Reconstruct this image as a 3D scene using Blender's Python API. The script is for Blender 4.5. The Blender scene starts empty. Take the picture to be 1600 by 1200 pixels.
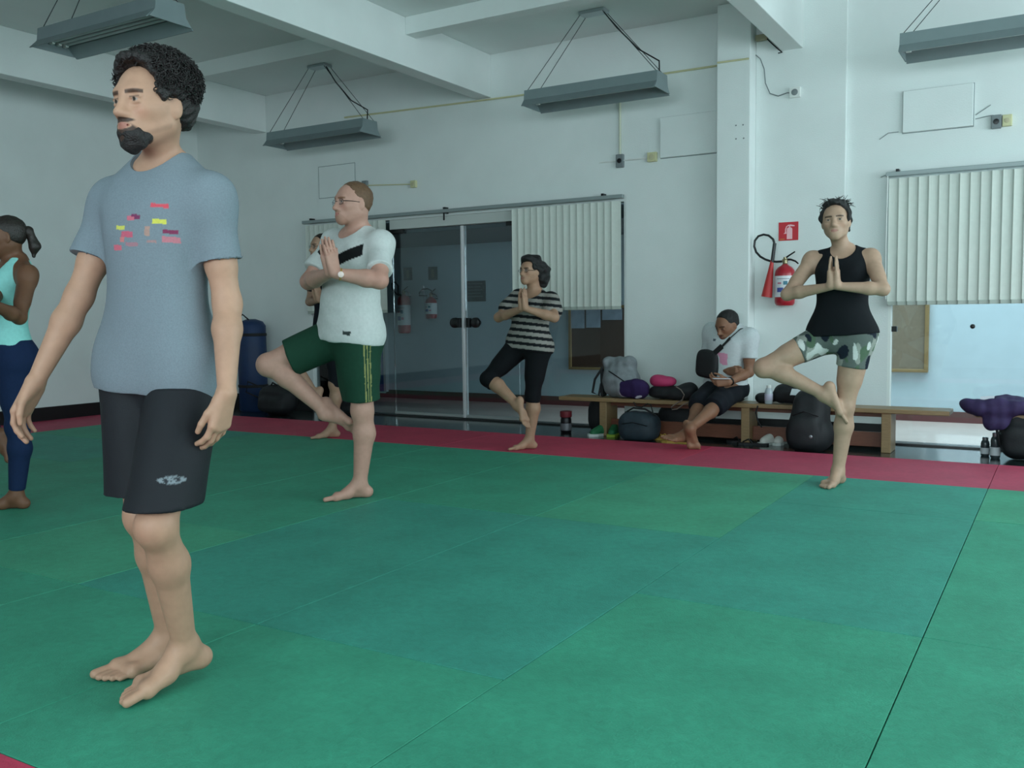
import bpy, bmesh, math, random
import numpy as np
from mathutils import Vector, Matrix
random.seed(7); np.random.seed(7)
SC = bpy.context.scene
COL = SC.collection
H0 = 1.05                      # camera height
FPX = 1444.79
R_ = np.array([0.85814461, 0.51327927, -0.01149894])
U_ = np.array([-0.02782391, 0.06885944, 0.99723829])
F_ = np.array([-0.51265355, 0.85545471, -0.07337279])
# ---------------------------------------------------------------- camera, world, sun, lights, exposure
cam_d = bpy.data.cameras.new('camera'); cam = bpy.data.objects.new('camera', cam_d); COL.objects.link(cam)
cam_d.sensor_width = 36; cam_d.lens = FPX/1600*36; cam_d.clip_end = 200; cam_d.clip_start = .05
M = Matrix(((R_[0], U_[0], -F_[0], 0), (R_[1], U_[1], -F_[1], 0), (R_[2], U_[2], -F_[2], H0), (0, 0, 0, 1)))
cam.matrix_world = M
SC.camera = cam
w = bpy.data.worlds.new('sky'); SC.world = w; w.use_nodes = True
w.node_tree.nodes['Background'].inputs[0].default_value = (.72, .93, 1.0, 1)
w.node_tree.nodes['Background'].inputs[1].default_value = 1.7
def area(name, loc, rot, sx, sy, power, col):
    l = bpy.data.lights.new(name, 'AREA'); l.shape = 'RECTANGLE'; l.size = sx; l.size_y = sy; l.energy = power; l.color = col
    o = bpy.data.objects.new(name, l); COL.objects.link(o); o.location = loc; o.rotation_euler = rot; return o
DAY = (.80, .98, 1.04)
for i, y in enumerate((-1.6, 1.2, 4.0, 6.6)):
    area('window_daylight', (3.32, y, 2.0), (0, math.radians(104), 0), 1.8, 2.3, (14, 30, 62, 70)[i], DAY)
for i, x in enumerate((-4.0, -1.2, 1.6)):  # fill lamps before the unseen front wall windows
    area('window_daylight', (x, -3.32, 2.0), (math.radians(97), 0, 0), (1.6, 2.2, 2.2)[i], 1.6, (10, 88, 74)[i], DAY)
area('corridor_fill', (.2, 9.0, 3.9), (0, 0, 0), 5.6, 1.5, 310, (.80, .95, 1.0))     # added lamp that brightens the corridor behind the right hand window
SC.view_settings.view_transform = 'Standard'; SC.view_settings.look = 'None'
SC.view_settings.exposure = 0.15; SC.view_settings.gamma = 1; SC.view_settings.use_curve_mapping = False
SC.cycles.max_bounces = 8; SC.cycles.diffuse_bounces = 4; SC.cycles.use_denoising = True
SC.cycles.transparent_max_bounces = 12

# ---------------------------------------------------------------- helpers
def s2l(c):
    return tuple(((v/12.92) if v <= .04045 else ((v+.055)/1.055)**2.4) for v in c)
def rgb(r, g, b): return s2l((r/255, g/255, b/255))
MATS = {}
def mat(name, col, rough=.6, metal=0, noise=0, nscale=8, bump=0, bscale=60, attr=False, alpha=1, spec=.5, coat=0, stretch=None):
    """procedural material: base colour (or vertex print), mottling noise and fine relief"""
    if name in MATS: return MATS[name]
    m = bpy.data.materials.new(name); m.use_nodes = True; nt = m.node_tree; N = nt.nodes; L = nt.links
    b = N['Principled BSDF']
    b.inputs['Base Color'].default_value = (*col, 1); b.inputs['Roughness'].default_value = rough; b.inputs['Metallic'].default_value = metal
    b.inputs['Specular IOR Level'].default_value = spec
    if coat: b.inputs['Coat Weight'].default_value = coat
    tc = N.new('ShaderNodeTexCoord')
    mp = N.new('ShaderNodeMapping'); L.new(tc.outputs['Object'], mp.inputs[0])
    if stretch: mp.inputs['Scale'].default_value = stretch
    src = None
    if attr:
        a = N.new('ShaderNodeAttribute'); a.attribute_name = 'Col'; src = a.outputs['Color']
    if noise:
        t = N.new('ShaderNodeTexNoise'); t.inputs['Scale'].default_value = nscale; t.inputs['Detail'].default_value = 5
        L.new(mp.outputs[0], t.inputs['Vector'])
        r = N.new('ShaderNodeMapRange'); r.inputs['From Min'].default_value = .3; r.inputs['From Max'].default_value = .7
        r.inputs['To Min'].default_value = 1-noise; r.inputs['To Max'].default_value = 1+noise
        L.new(t.outputs['Fac'], r.inputs['Value'])
        mx = N.new('ShaderNodeMix'); mx.data_type = 'RGBA'; mx.blend_type = 'MULTIPLY'; mx.inputs['Factor'].default_value = 1
        if src: L.new(src, mx.inputs['A'])
        else: mx.inputs['A'].default_value = (*col, 1)
        L.new(r.outputs[0], mx.inputs['B']); src = mx.outputs['Result']
    if src: L.new(src, b.inputs['Base Color'])
    if bump:
        t2 = N.new('ShaderNodeTexNoise'); t2.inputs['Scale'].default_value = bscale; t2.inputs['Detail'].default_value = 3
        L.new(mp.outputs[0], t2.inputs['Vector'])
        bp = N.new('ShaderNodeBump'); bp.inputs['Strength'].default_value = bump; bp.inputs['Distance'].default_value = .01
        L.new(t2.outputs['Fac'], bp.inputs['Height']); L.new(bp.outputs[0], b.inputs['Normal'])
    MATS[name] = m; return m
def glassmat():
    m = bpy.data.materials.new('window glass'); m.use_nodes = True; nt = m.node_tree; N = nt.nodes; L = nt.links
    N.remove(N['Principled BSDF']); out = N['Material Output']
    tr = N.new('ShaderNodeBsdfTransparent'); tr.inputs[0].default_value = (.78, .86, .88, 1)
    gl = N.new('ShaderNodeBsdfGlossy'); gl.inputs['Roughness'].default_value = .02
    fr = N.new('ShaderNodeFresnel'); fr.inputs[0].default_value = 1.5
    mx = N.new('ShaderNodeMixShader'); L.new(fr.outputs[0], mx.inputs[0]); L.new(tr.outputs[0], mx.inputs[1]); L.new(gl.outputs[0], mx.inputs[2])
    L.new(mx.outputs[0], out.inputs[0]); return m
def link_mesh(name, me, m=None, parent=None, smooth=False):
    o = bpy.data.objects.new(name, me); COL.objects.link(o)
    if m: me.materials.append(m)
    if parent: o.parent = parent
    if smooth: me.shade_smooth()
    return o
def tag(o, label=None, cat=None, group=None, kind=None):
    if label: o['label'] = label
    if cat: o['category'] = cat
    if group: o['group'] = group
    if kind: o['kind'] = kind
    return o
def empty(name, loc, label=None, cat=None, group=None, rz=0):
    o = bpy.data.objects.new(name, None); o.empty_display_size = .1; COL.objects.link(o); o.location = loc; o.rotation_euler.z = rz
    return tag(o, label, cat, group)
class MB:
    """collects shapes and links them as ONE mesh"""
    def __init__(s): s.b = bmesh.new()
    def box(s, x0, x1, y0, y1, z0, z1, bev=0):
        r = bmesh.ops.create_cube(s.b, size=1); v = r['verts']
        bmesh.ops.scale(s.b, vec=(abs(x1-x0), abs(y1-y0), abs(z1-z0)), verts=v)
        bmesh.ops.translate(s.b, vec=((x0+x1)/2, (y0+y1)/2, (z0+z1)/2), verts=v)
        if bev:
            es = list({e for q in v for e in q.link_edges}); bmesh.ops.bevel(s.b, geom=es, offset=bev, segments=2, affect='EDGES', profile=.5)
        return s
    def obox(s, c, ax, ay, az, hx, hy, hz, bev=0):
        r = bmesh.ops.create_cube(s.b, size=2); v = r['verts']
        A = Matrix((Vector(ax)*hx, Vector(ay)*hy, Vector(az)*hz)).transposed().to_4x4(); A.translation = Vector(c)
        bmesh.ops.transform(s.b, matrix=A, verts=v)
        if bev:
            es = list({e for q in v for e in q.link_edges}); bmesh.ops.bevel(s.b, geom=es, offset=bev, segments=2, affect='EDGES', profile=.5)
        return s
    def tube(s, pts, r, n=8, caps=True):
        pts = [Vector(p) for p in pts]; rr = r if isinstance(r, (list, tuple)) else [r]*len(pts); rings = []; up = None
        for i, p in enumerate(pts):
            t = (pts[min(i+1, len(pts)-1)]-pts[max(i-1, 0)]).normalized()
            if up is None: up = Vector((0, 0, 1)) if abs(t.z) < .9 else Vector((1, 0, 0))
            a = t.cross(up).normalized(); b2 = a.cross(t).normalized(); up = b2
            rings.append([s.b.verts.new(p+(a*math.cos(2*math.pi*k/n)+b2*math.sin(2*math.pi*k/n))*rr[i]) for k in range(n)])
        for i in range(len(rings)-1):
            for k in range(n): s.b.faces.new((rings[i][k], rings[i][(k+1) % n], rings[i+1][(k+1) % n], rings[i+1][k]))
        if caps: s.b.faces.new(rings[0][::-1]); s.b.faces.new(rings[-1])
        return s
    def lathe(s, c, prof, n=20, ax=(0, 0, 1)):
        c = Vector(c); ax = Vector(ax).normalized()
        a = ax.orthogonal().normalized(); b2 = ax.cross(a); rings = []
        for r, z in prof: rings.append([s.b.verts.new(c+ax*z+(a*math.cos(2*math.pi*k/n)+b2*math.sin(2*math.pi*k/n))*max(r, 1e-4)) for k in range(n)])
        for i in range(len(rings)-1):
            for k in range(n): s.b.faces.new((rings[i][k], rings[i][(k+1) % n], rings[i+1][(k+1) % n], rings[i+1][k]))
        s.b.faces.new(rings[0][::-1]); s.b.faces.new(rings[-1]); return s
    def prism(s, pts2, f0, f1):
        """polygon extruded: f0(p), f1(p) map 2D points to the two 3D ends"""
        a = [s.b.verts.new(f0(p)) for p in pts2]; b2 = [s.b.verts.new(f1(p)) for p in pts2]; n = len(pts2)
        s.b.faces.new(a[::-1]); s.b.faces.new(b2)
        for i in range(n): s.b.faces.new((a[i], a[(i+1) % n], b2[(i+1) % n], b2[i]))
        return s
    def build(s, name, m=None, parent=None, smooth=False, loc=None):
        bmesh.ops.recalc_face_normals(s.b, faces=s.b.faces)
        me = bpy.data.meshes.new(name)
        if loc is not None: bmesh.ops.translate(s.b, vec=-Vector(loc), verts=s.b.verts)
        s.b.to_mesh(me); s.b.free()
        o = link_mesh(name, me, m, parent)
        if smooth:
            me.shade_smooth()
            try: me.set_sharp_from_angle(angle=math.radians(40))
            except Exception: pass
        if loc is not None: o.location = loc
        return o
def kid(o, root):
    """parent keeping world-space mesh coordinates"""
    o.parent = root; o.matrix_parent_inverse = Matrix.Translation(root.location).inverted() if root.rotation_euler.z == 0 else root.matrix_basis.inverted()
    return o
def ray(x, y):
    return F_+R_*(x-800)/FPX-U_*(y-600)/FPX
CAM = np.array([0, 0, H0])
def atY(x, y, Y): d = ray(x, y); return CAM+d*(Y/d[1])
def atZ(x, y, Z=0): d = ray(x, y); return CAM+d*((Z-H0)/d[2])
def atX(x, y, X): d = ray(x, y); return CAM+d*(X/d[0])

# ---------------------------------------------------------------- materials of the room
paint = mat('white wall paint', rgb(226, 232, 230), .75, noise=.03, nscale=2.5, bump=.15, bscale=90)
paint_c = mat('white ceiling paint', rgb(228, 234, 232), .85, noise=.04, nscale=1.2)
black_stone = mat('black polished floor', rgb(38, 46, 46), .16, noise=.25, nscale=30, bump=.02, bscale=12)
black_trim = mat('black skirting paint', rgb(22, 24, 25), .35, noise=.1)
def matfoam(name, c):
    m = mat(name, c, .62, noise=.10, nscale=3.2, bump=.25, bscale=160, spec=.3)
    nt = m.node_tree; N = nt.nodes; L = nt.links        # scuffs: finer streaky mottling over the foam sheet
    b = N['Principled BSDF']; old = b.inputs['Base Color'].links[0].from_socket
    t = N.new('ShaderNodeTexNoise'); t.inputs['Scale'].default_value = 26; t.inputs['Detail'].default_value = 8; t.inputs['Roughness'].default_value = .75; t.inputs['Distortion'].default_value = .6
    g = N.new('ShaderNodeNewGeometry'); L.new(g.outputs['Position'], t.inputs['Vector'])
    r = N.new('ShaderNodeMapRange'); r.inputs['From Min'].default_value = .35; r.inputs['From Max'].default_value = .65; r.inputs['To Min'].default_value = .90; r.inputs['To Max'].default_value = 1.10
    L.new(t.outputs['Fac'], r.inputs['Value'])
    mx = N.new('ShaderNodeMix'); mx.data_type = 'RGBA'; mx.blend_type = 'MULTIPLY'; mx.inputs['Factor'].default_value = 1
    L.new(old, mx.inputs['A']); L.new(r.outputs[0], mx.inputs['B']); L.new(mx.outputs['Result'], b.inputs['Base Color'])
    for n in N:
        if n.type == 'MAPPING': L.new(g.outputs['Position'], n.inputs[0])
    return m
G = {'g': matfoam('green foam mat', rgb(58, 146, 118)), 't': matfoam('teal foam mat', rgb(57, 143, 125)), 'l': matfoam('light green foam mat', rgb(66, 151, 119)),
     'r': matfoam('red foam mat', rgb(184, 60, 86)), 'e': matfoam('rose red foam mat', rgb(178, 66, 92))}
glass = glassmat()

# ---------------------------------------------------------------- the room
XL, XR, YB, YF, ZC, ZF = -9.3, 3.4, 8.0, -3.4, 3.65, -.03
def struct(name, mb, m, smooth=False): return tag(mb.build(name, m, smooth=smooth), kind='structure')
struct('floor', MB().box(XL-.2, XR+.2, YF-.2, YB, ZF-.2, ZF), black_stone)
struct('ceiling', MB().box(XL-.2, XR+.2, YF-.2, YB+.2, ZC, ZC+.2), paint_c)
wb = MB()
wb.box(XL-.2, -7.48, YB, YB+.15, ZF, ZC); wb.box(-7.48, -3.55, YB, YB+.15, 2.10, ZC); wb.box(-3.55, -1.24, YB, YB+.15, ZF, ZC)
wb.box(-1.24, 2.3, YB, YB+.15, 2.10, ZC); wb.box(2.3, XR+.2, YB, YB+.15, ZF, ZC)
struct('wall_back', wb, paint)
struct('wall_left', MB().box(XL-.2, XL, YF, YB, ZF, ZC), paint)
def wall_with_windows(name, axis, at, t, spans, z0, z1, lo, hi):
    mb = MB(); cuts = sorted(spans); c = lo
    def bx(a, b, za, zb):
        if axis == 'x': mb.box(at, at+t, a, b, za, zb)
        else: mb.box(a, b, at, at+t, za, zb)
    for a, b in cuts: bx(c, a, ZF, ZC); bx(a, b, ZF, z0); bx(a, b, z1, ZC); c = b
    bx(c, hi, ZF, ZC); struct(name, mb, paint)
    return cuts
k = 1
for a, b in wall_with_windows('wall_right', 'x', XR, .2, [(-2.8, -.4), (0, 2.4), (2.8, 5.2), (5.5, 7.7)], 1.25, 3.1, YF, YB):
    m_ = MB()
    for q in (a, (a+b)/2, b): m_.box(XR+.06, XR+.12, q-.025, q+.025, 1.25, 3.1)
    m_.box(XR+.06, XR+.12, a, b, 1.25, 1.30); m_.box(XR+.06, XR+.12, a, b, 3.05, 3.1)
    struct('window_%d' % k, m_, mat('window aluminium', (.5, .5, .5), .4, .8)); k += 1
for a, b in wall_with_windows('wall_front', 'y', YF-.2, .2, [(-4.9, -3.1), (-2.4, 0), (.5, 2.7)], 1.25, 3.0, XL, XR):  # unseen windows, spans shaped to keep the left side darker
    m_ = MB()
    for q in (a, (a+b)/2, b): m_.box(q-.025, q+.025, YF-.12, YF-.06, 1.25, 3.0)
    m_.box(a, b, YF-.12, YF-.06, 1.25, 1.30); m_.box(a, b, YF-.12, YF-.06, 2.95, 3.0)
    struct('window_%d' % k, m_, MATS['window aluminium']); k += 1
# pillar, pilaster, beams
struct('trim_1', MB().box(-2.61, -2.32, 7.80, 8.0, ZF, ZC, bev=.008), paint)
struct('trim_2', MB().box(-2.32, -1.58, 7.955, 8.0, ZF, ZC, bev=.005), paint)
for i, x in enumerate((-8.28, -5.17, -2.10, .97)):
    struct('trim_%d' % (3+i), MB().box(x, x+.17, YF, YB, 3.23, ZC, bev=.006), paint)
for i, (a, b) in enumerate(((-8.11, -5.17), (-5.0, -2.10), (-1.93, .97))):
    struct('trim_%d' % (7+i), MB().box(a, b, 6.61, 6.76, 3.50, ZC, bev=.005), paint)
    struct('trim_%d' % (10+i), MB().box(a, b, 2.5, 2.65, 3.50, ZC, bev=.005), paint)
# skirting boards
struct('baseboard_left', MB().box(XL, XL+.02, YF, YB, ZF, .14, bev=.004), black_trim)
struct('baseboard_back_left', MB().box(XL+.02, -7.48, YB-.02, YB, ZF, .14, bev=.004), black_trim)
struct('baseboard_back_middle', MB().box(-3.55, -2.61, YB-.02, YB, ZF, .14, bev=.004), black_trim)
struct('baseboard_back_pillar', MB().box(-2.62, -2.31, 7.78, 7.80, ZF, .14, bev=.004), black_trim)
struct('baseboard_back_right', MB().box(-2.32, -1.24, 7.935, 7.955, ZF, .14, bev=.004), black_trim)
struct('trim_20', MB().box(-7.48, 2.3, 8.0, 8.15, ZF-.01, ZF+.012), black_trim)     # sill strip under the glazing

# tatami flooring: one foam sheet each
tat = empty('tatami_flooring', (0, 0, ZF), 'tatami flooring of green foam mats with a crimson mat border covering the hall floor', 'mat')
me_cache = {}
def foam(x0, x1, y0, y1, key):
    dx, dy = round(x1-x0, 3), round(y1-y0, 3)
    if (dx, dy, key) not in me_cache:
        b = MB().box(-dx/2+.0018, dx/2-.0018, -dy/2+.0018, dy/2-.0018, 0, .03, bev=.0016).build('mat', G[key])
        me_cache[(dx, dy, key)] = b.data; o = b
    else:
        o = bpy.data.objects.new('mat', me_cache[(dx, dy, key)]); COL.objects.link(o)
    o.parent = tat; o.location = ((x0+x1)/2, (y0+y1)/2, random.uniform(-.0006, .0006)); return o
GX1 = -.37; rows_a = [1.23, 3.18, 5.12, 6.08]; rows_b = [1.23, 2.22, 4.17, 6.08]
patt = {0: (rows_a, 'ggl'), 1: (rows_a, 'gtt'), 2: (rows_b, 'gtl'), 3: (rows_b, 'gtg'), 4: ([1.23, 2.22, 3.18, 5.12, 6.08], 'glgg'), 5: (rows_b, 'ggg'), 6: (rows_a, 'tgg'), 7: (rows_b, 'ggt'), 8: (rows_a, 'gtg'),
        -1: (rows_a, 'glg'), -2: (rows_b, 'ggt'), }
for c, (rows, ks) in patt.items():
    x1 = GX1+1-c*1.0; x0 = x1-1.0
    for a, b, kx in zip(rows[:-1], rows[1:], ks): foam(x0, x1, a, b, kx)
XG0 = GX1-8.0; XG1 = GX1+3.6
x = XG0
i = 0
while x < XG1-1:
    foam(x, min(x+2.0, 3.35), 6.08, 7.06, 're'[0 if i < 3 else 1] if i != 4 else 'e'); foam(x, min(x+2.0, 3.35), .25, 1.23, 'r'); x += 2.0; i += 1
y = .25
while y < 7.0: foam(XG0-.9, XG0, y, y+1.7025, 'r' if y < 3 else 'e'); y += 1.7025
# ---------------------------------------------------------------- implicit modelling (bodies, clothes, bags)
f32 = np.float32
def V(*a): return np.array(a, dtype=float)
def nz(v): v = np.asarray(v, float); return v/max(np.linalg.norm(v), 1e-9)
def axis_coords(lo, hi, h, fine=()):
    """grid coordinates, step h, finer steps inside the given (lo, hi, step) spans"""
    out = [lo]; x = lo
    while x < hi:
        s = h
        for a, b, hf in fine:
            if a-h*.6 < x < b: s = min(s, hf)
        x += s; out.append(x)
    return np.array(out, dtype=f32)
class RC:           # round cone
    def __init__(s, a, b, r1, r2=None, k=.02): s.a, s.b = np.asarray(a, float), np.asarray(b, float); s.r1, s.r2, s.k = r1, (r1 if r2 is None else r2), k
    def box(s): r = max(s.r1, s.r2); return np.minimum(s.a, s.b)-r, np.maximum(s.a, s.b)+r
    def d(s, X, Y, Z):
        ab = s.b-s.a; L2 = max(float(ab@ab), 1e-12)
        px, py, pz = X-f32(s.a[0]), Y-f32(s.a[1]), Z-f32(s.a[2])
        t = np.clip((px*f32(ab[0])+py*f32(ab[1])+pz*f32(ab[2]))/f32(L2), 0, 1)
        q = np.sqrt((px-t*f32(ab[0]))**2+(py-t*f32(ab[1]))**2+(pz-t*f32(ab[2]))**2)
        return q-(f32(s.r1)+t*f32(s.r2-s.r1))
    def grow(s, g, k=None): return RC(s.a, s.b, s.r1+g, s.r2+g, s.k if k is None else k)
class EL:           # ellipsoid, axes as rows of A, exponent n
    def __init__(s, c, r, A=None, k=.02, n=2): s.c = np.asarray(c, float); s.r = np.asarray(r, float); s.A = np.eye(3) if A is None else np.asarray(A, float); s.k = k; s.n = n
    def box(s):
        e = (np.abs(s.A)*s.r[:, None]).sum(0) if s.n > 2 else np.sqrt(((s.A*s.r[:, None])**2).sum(0)); return s.c-e, s.c+e
    def d(s, X, Y, Z):
        p = [X-f32(s.c[0]), Y-f32(s.c[1]), Z-f32(s.c[2])]
        q = [p[0]*f32(a[0])+p[1]*f32(a[1])+p[2]*f32(a[2]) for a in s.A]
        if s.n == 2:
            k0 = np.sqrt(sum((q[i]/f32(s.r[i]))**2 for i in range(3))); k1 = np.sqrt(sum((q[i]/f32(s.r[i]**2))**2 for i in range(3)))+f32(1e-6)
            return k0*(k0-1)/k1
        k0 = sum(np.abs(q[i]/f32(s.r[i]))**s.n for i in range(3))**f32(1/s.n)
        return (k0-1)*f32(min(s.r))
    def grow(s, g, k=None): return EL(s.c, s.r+g, s.A, s.k if k is None else k, s.n)
class LOFT:         # stations (center, X axis, Y axis, half width, front depth, back depth)
    def __init__(s, st, k=.03, n=2.3):
        s.st = st; s.k = k; s.n = n; s.C = np.array([q[0] for q in st]); s.X = np.array([q[1] for q in st]); s.Y = np.array([q[2] for q in st])
        s.w = np.array([q[3] for q in st]); s.f = np.array([q[4] for q in st]); s.b = np.array([q[5] for q in st])
        ax = s.C[-1]-s.C[0]; s.L = np.linalg.norm(ax); s.ax = ax/s.L; s.t = (s.C-s.C[0])@s.ax
    def box(s): m = max(s.w.max(), s.f.max(), s.b.max()); return s.C.min(0)-m, s.C.max(0)+m
    def d(s, X, Y, Z):
        p = [X-f32(s.C[0][0]), Y-f32(s.C[0][1]), Z-f32(s.C[0][2])]
        t = p[0]*f32(s.ax[0])+p[1]*f32(s.ax[1])+p[2]*f32(s.ax[2]); sh = t.shape; tf = np.clip(t, 0, s.L).ravel()
        tt = np.linspace(0, s.L, 200); idx = np.clip((tf/s.L*199), 0, 198.999); i0 = idx.astype(np.int32); fr = (idx-i0).astype(f32)
        def it(v):
            tab = smooth_interp(tt, s.t, v).astype(f32); return (tab[i0]*(1-fr)+tab[i0+1]*fr).reshape(sh)
        q = [p[i]-it(s.C[:, i]-s.C[0][i]) for i in range(3)]
        x = sum(q[i]*it(s.X[:, i]) for i in range(3)); y = sum(q[i]*it(s.Y[:, i]) for i in range(3))
        w = it(s.w); dd = np.where(y > 0, it(s.f), it(s.b))
        k0 = (np.abs(x/w)**f32(s.n)+np.abs(y/dd)**f32(s.n)+1e-9)**f32(1/s.n)
        rad = np.sqrt(x*x+y*y); di = np.where(k0 > 1e-3, rad*(1-1/np.maximum(k0, 1e-3)), -np.minimum(w, dd)); di = np.maximum(di, -np.minimum(w, dd))
        e = np.maximum(-t, t-f32(s.L))
        return np.where(e > 0, np.sqrt(np.maximum(di, 0)**2+e*e)+np.minimum(di, 0)*0+np.where(di < 0, 0, 0), np.maximum(di, e))
    def grow(s, g, k=None, t0=None, t1=None):
        return LOFT([(c, x, y, w+g, f+g, b+g) for c, x, y, w, f, b in s.st], s.k if k is None else k, s.n)
def smooth_interp(tt, t, v):
    # Catmull-Rom style (finite difference hermite)
    m = np.gradient(v, t); i = np.clip(np.searchsorted(t, tt)-1, 0, len(t)-2); h = t[i+1]-t[i]; u = (tt-t[i])/h
    return (2*u**3-3*u**2+1)*v[i]+(u**3-2*u**2+u)*h*m[i]+(-2*u**3+3*u**2)*v[i+1]+(u**3-u**2)*h*m[i+1]
class Field:
    def __init__(s, lo, hi, h, fine=((), (), ())):
        s.x = [axis_coords(lo[i], hi[i], h, fine[i]) for i in range(3)]
        s.F = np.full([len(a) for a in s.x], 9, dtype=f32); s.h = h
    def _sub(s, lo, hi, m):
        sl = []
        for i in range(3):
            a = int(np.searchsorted(s.x[i], lo[i]-m)); b = int(np.searchsorted(s.x[i], hi[i]+m)); sl.append(slice(max(a-1, 0), min(b+1, len(s.x[i]))))
        return tuple(sl)
    def _g(s, sl): return s.x[0][sl[0]][:, None, None], s.x[1][sl[1]][None, :, None], s.x[2][sl[2]][None, None, :]
    def add(s, p, k=None):
        k = p.k if k is None else k; lo, hi = p.box(); sl = s._sub(lo, hi, k+3*s.h)
        if any(q.stop-q.start < 2 for q in sl): return s
        d = p.d(*s._g(sl)); a = s.F[sl]
        if k > 0:
            hh = np.maximum(f32(k)-np.abs(a-d), 0)/f32(k); s.F[sl] = np.minimum(a, d)-hh*hh*f32(k*.25)
        else: s.F[sl] = np.minimum(a, d)
        return s
    def sub(s, p, k=None):
        k = p.k if k is None else k; lo, hi = p.box(); sl = s._sub(lo, hi, k+3*s.h)
        if any(q.stop-q.start < 2 for q in sl): return s
        d = -p.d(*s._g(sl)); a = s.F[sl]
        if k > 0:
            hh = np.maximum(f32(k)-np.abs(a-d), 0)/f32(k); s.F[sl] = np.maximum(a, d)+hh*hh*f32(k*.25)
        else: s.F[sl] = np.maximum(a, d)
        return s
    def cut(s, p, n, k=0):
        """keep the side where (q-p).n < 0"""
        n = nz(n); X, Y, Z = s._g((slice(None),)*3); d = (X-f32(p[0]))*f32(n[0])+(Y-f32(p[1]))*f32(n[1])+(Z-f32(p[2]))*f32(n[2])
        s.F = np.maximum(s.F, d); return s
    def func(s, fn): s.F = fn(s.F, *s._g((slice(None),)*3)).astype(f32); return s
    def mesh(s, smooth=1):
        F = s.F; F[0] = 9; F[-1] = 9; F[:, 0] = 9; F[:, -1] = 9; F[:, :, 0] = 9; F[:, :, -1] = 9
        S = F < 0; nx, ny, nzz = F.shape
        c = [S[:-1, :-1, :-1], S[1:, :-1, :-1], S[:-1, 1:, :-1], S[1:, 1:, :-1], S[:-1, :-1, 1:], S[1:, :-1, 1:], S[:-1, 1:, 1:], S[1:, 1:, 1:]]
        anyv = c[0].copy(); allv = c[0].copy()
        for q in c[1:]: anyv |= q; allv &= q
        act = anyv & ~allv; I = np.argwhere(act).astype(np.int32)
        idx = np.full(act.shape, -1, np.int32); idx[tuple(I.T)] = np.arange(len(I))
        off = np.array([(0, 0, 0), (1, 0, 0), (0, 1, 0), (1, 1, 0), (0, 0, 1), (1, 0, 1), (0, 1, 1), (1, 1, 1)])
        val = np.stack([F[I[:, 0]+o[0], I[:, 1]+o[1], I[:, 2]+o[2]] for o in off], 1)
        P = np.zeros((len(I), 3)); cnt = np.zeros(len(I))
        for a, b in ((0, 1), (2, 3), (4, 5), (6, 7), (0, 2), (1, 3), (4, 6), (5, 7), (0, 4), (1, 5), (2, 6), (3, 7)):
            va, vb = val[:, a], val[:, b]; m = (va < 0) != (vb < 0); t = np.where(m, va/np.where(m, va-vb, 1), 0)
            q = off[a]+(off[b]-off[a])*t[:, None]; P += q*m[:, None]; cnt += m
        P = P/cnt[:, None]+I
        W = np.stack([np.interp(P[:, i], np.arange(len(s.x[i])), s.x[i]) for i in range(3)], 1)
        faces = []
        for ax in range(3):
            o1, o2 = [(1, 2), (2, 0), (0, 1)][ax]
            sa = [slice(None)]*3; sb = [slice(None)]*3; sa[ax] = slice(0, -1); sb[ax] = slice(1, None)
            for o in (o1, o2): sa[o] = slice(1, -1); sb[o] = slice(1, -1)
            A = S[tuple(sa)]; B = S[tuple(sb)]; E = np.argwhere(A != B); fl = A[tuple(E.T)]
            base = E.copy(); base[:, o1] += 1; base[:, o2] += 1
            def cell(d1, d2):
                q = base.copy(); q[:, o1] -= d1; q[:, o2] -= d2; return idx[tuple(q.T)]
            f = np.stack([cell(1, 1), cell(0, 1), cell(0, 0), cell(1, 0)], 1)
            f[~fl] = f[~fl][:, ::-1]; faces.append(f)
        Fc = np.concatenate(faces)
        for _ in range(smooth):
            acc = np.zeros_like(W); n = np.zeros(len(W))
            for a in range(4):
                i, j = Fc[:, a], Fc[:, (a+1) % 4]
                for dmn in range(3):
                    acc[:, dmn] += np.bincount(i, W[j, dmn], len(W))+np.bincount(j, W[i, dmn], len(W))
                n += np.bincount(i, minlength=len(W))+np.bincount(j, minlength=len(W))
            W = W*.5+acc/np.maximum(n, 1)[:, None]*.5
        return W, Fc
def normals(W, Fc):
    n = np.cross(W[Fc[:, 2]]-W[Fc[:, 0]], W[Fc[:, 3]]-W[Fc[:, 1]]); N = np.zeros_like(W)
    for a in range(4):
        for d in range(3): N[:, d] += np.bincount(Fc[:, a], n[:, d], len(W))
    return N/np.maximum(np.linalg.norm(N, axis=1), 1e-12)[:, None]
def np_mesh(name, W, Fc, m, origin=(0, 0, 0), col=None):
    me = bpy.data.meshes.new(name); W = W-np.asarray(origin)
    me.vertices.add(len(W)); me.vertices.foreach_set('co', W.astype(f32).ravel())
    me.loops.add(Fc.size); me.loops.foreach_set('vertex_index', Fc.astype(np.int32).ravel())
    me.polygons.add(len(Fc)); me.polygons.foreach_set('loop_start', np.arange(0, Fc.size, 4, dtype=np.int32))
    me.update(calc_edges=True); me.validate()
    me.polygons.foreach_set('use_smooth', np.ones(len(me.polygons), bool))
    if col is not None and len(me.vertices) == len(col):
        a = me.color_attributes.new('Col', 'FLOAT_COLOR', 'POINT'); c = np.ones((len(col), 4), f32); c[:, :3] = col; a.data.foreach_set('color', c.ravel())
    me.materials.append(m); return me
def wav(P, freq, seed, n=6):
    """cheap smooth 3D noise"""
    r = np.random.RandomState(seed); o = np.zeros(len(P))
    for i in range(n):
        k = r.normal(size=3); k = k/np.linalg.norm(k)*freq*(.6+.8*r.rand()); o += np.sin(P@k+r.rand()*6.3)
    return o/n*1.6
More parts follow.
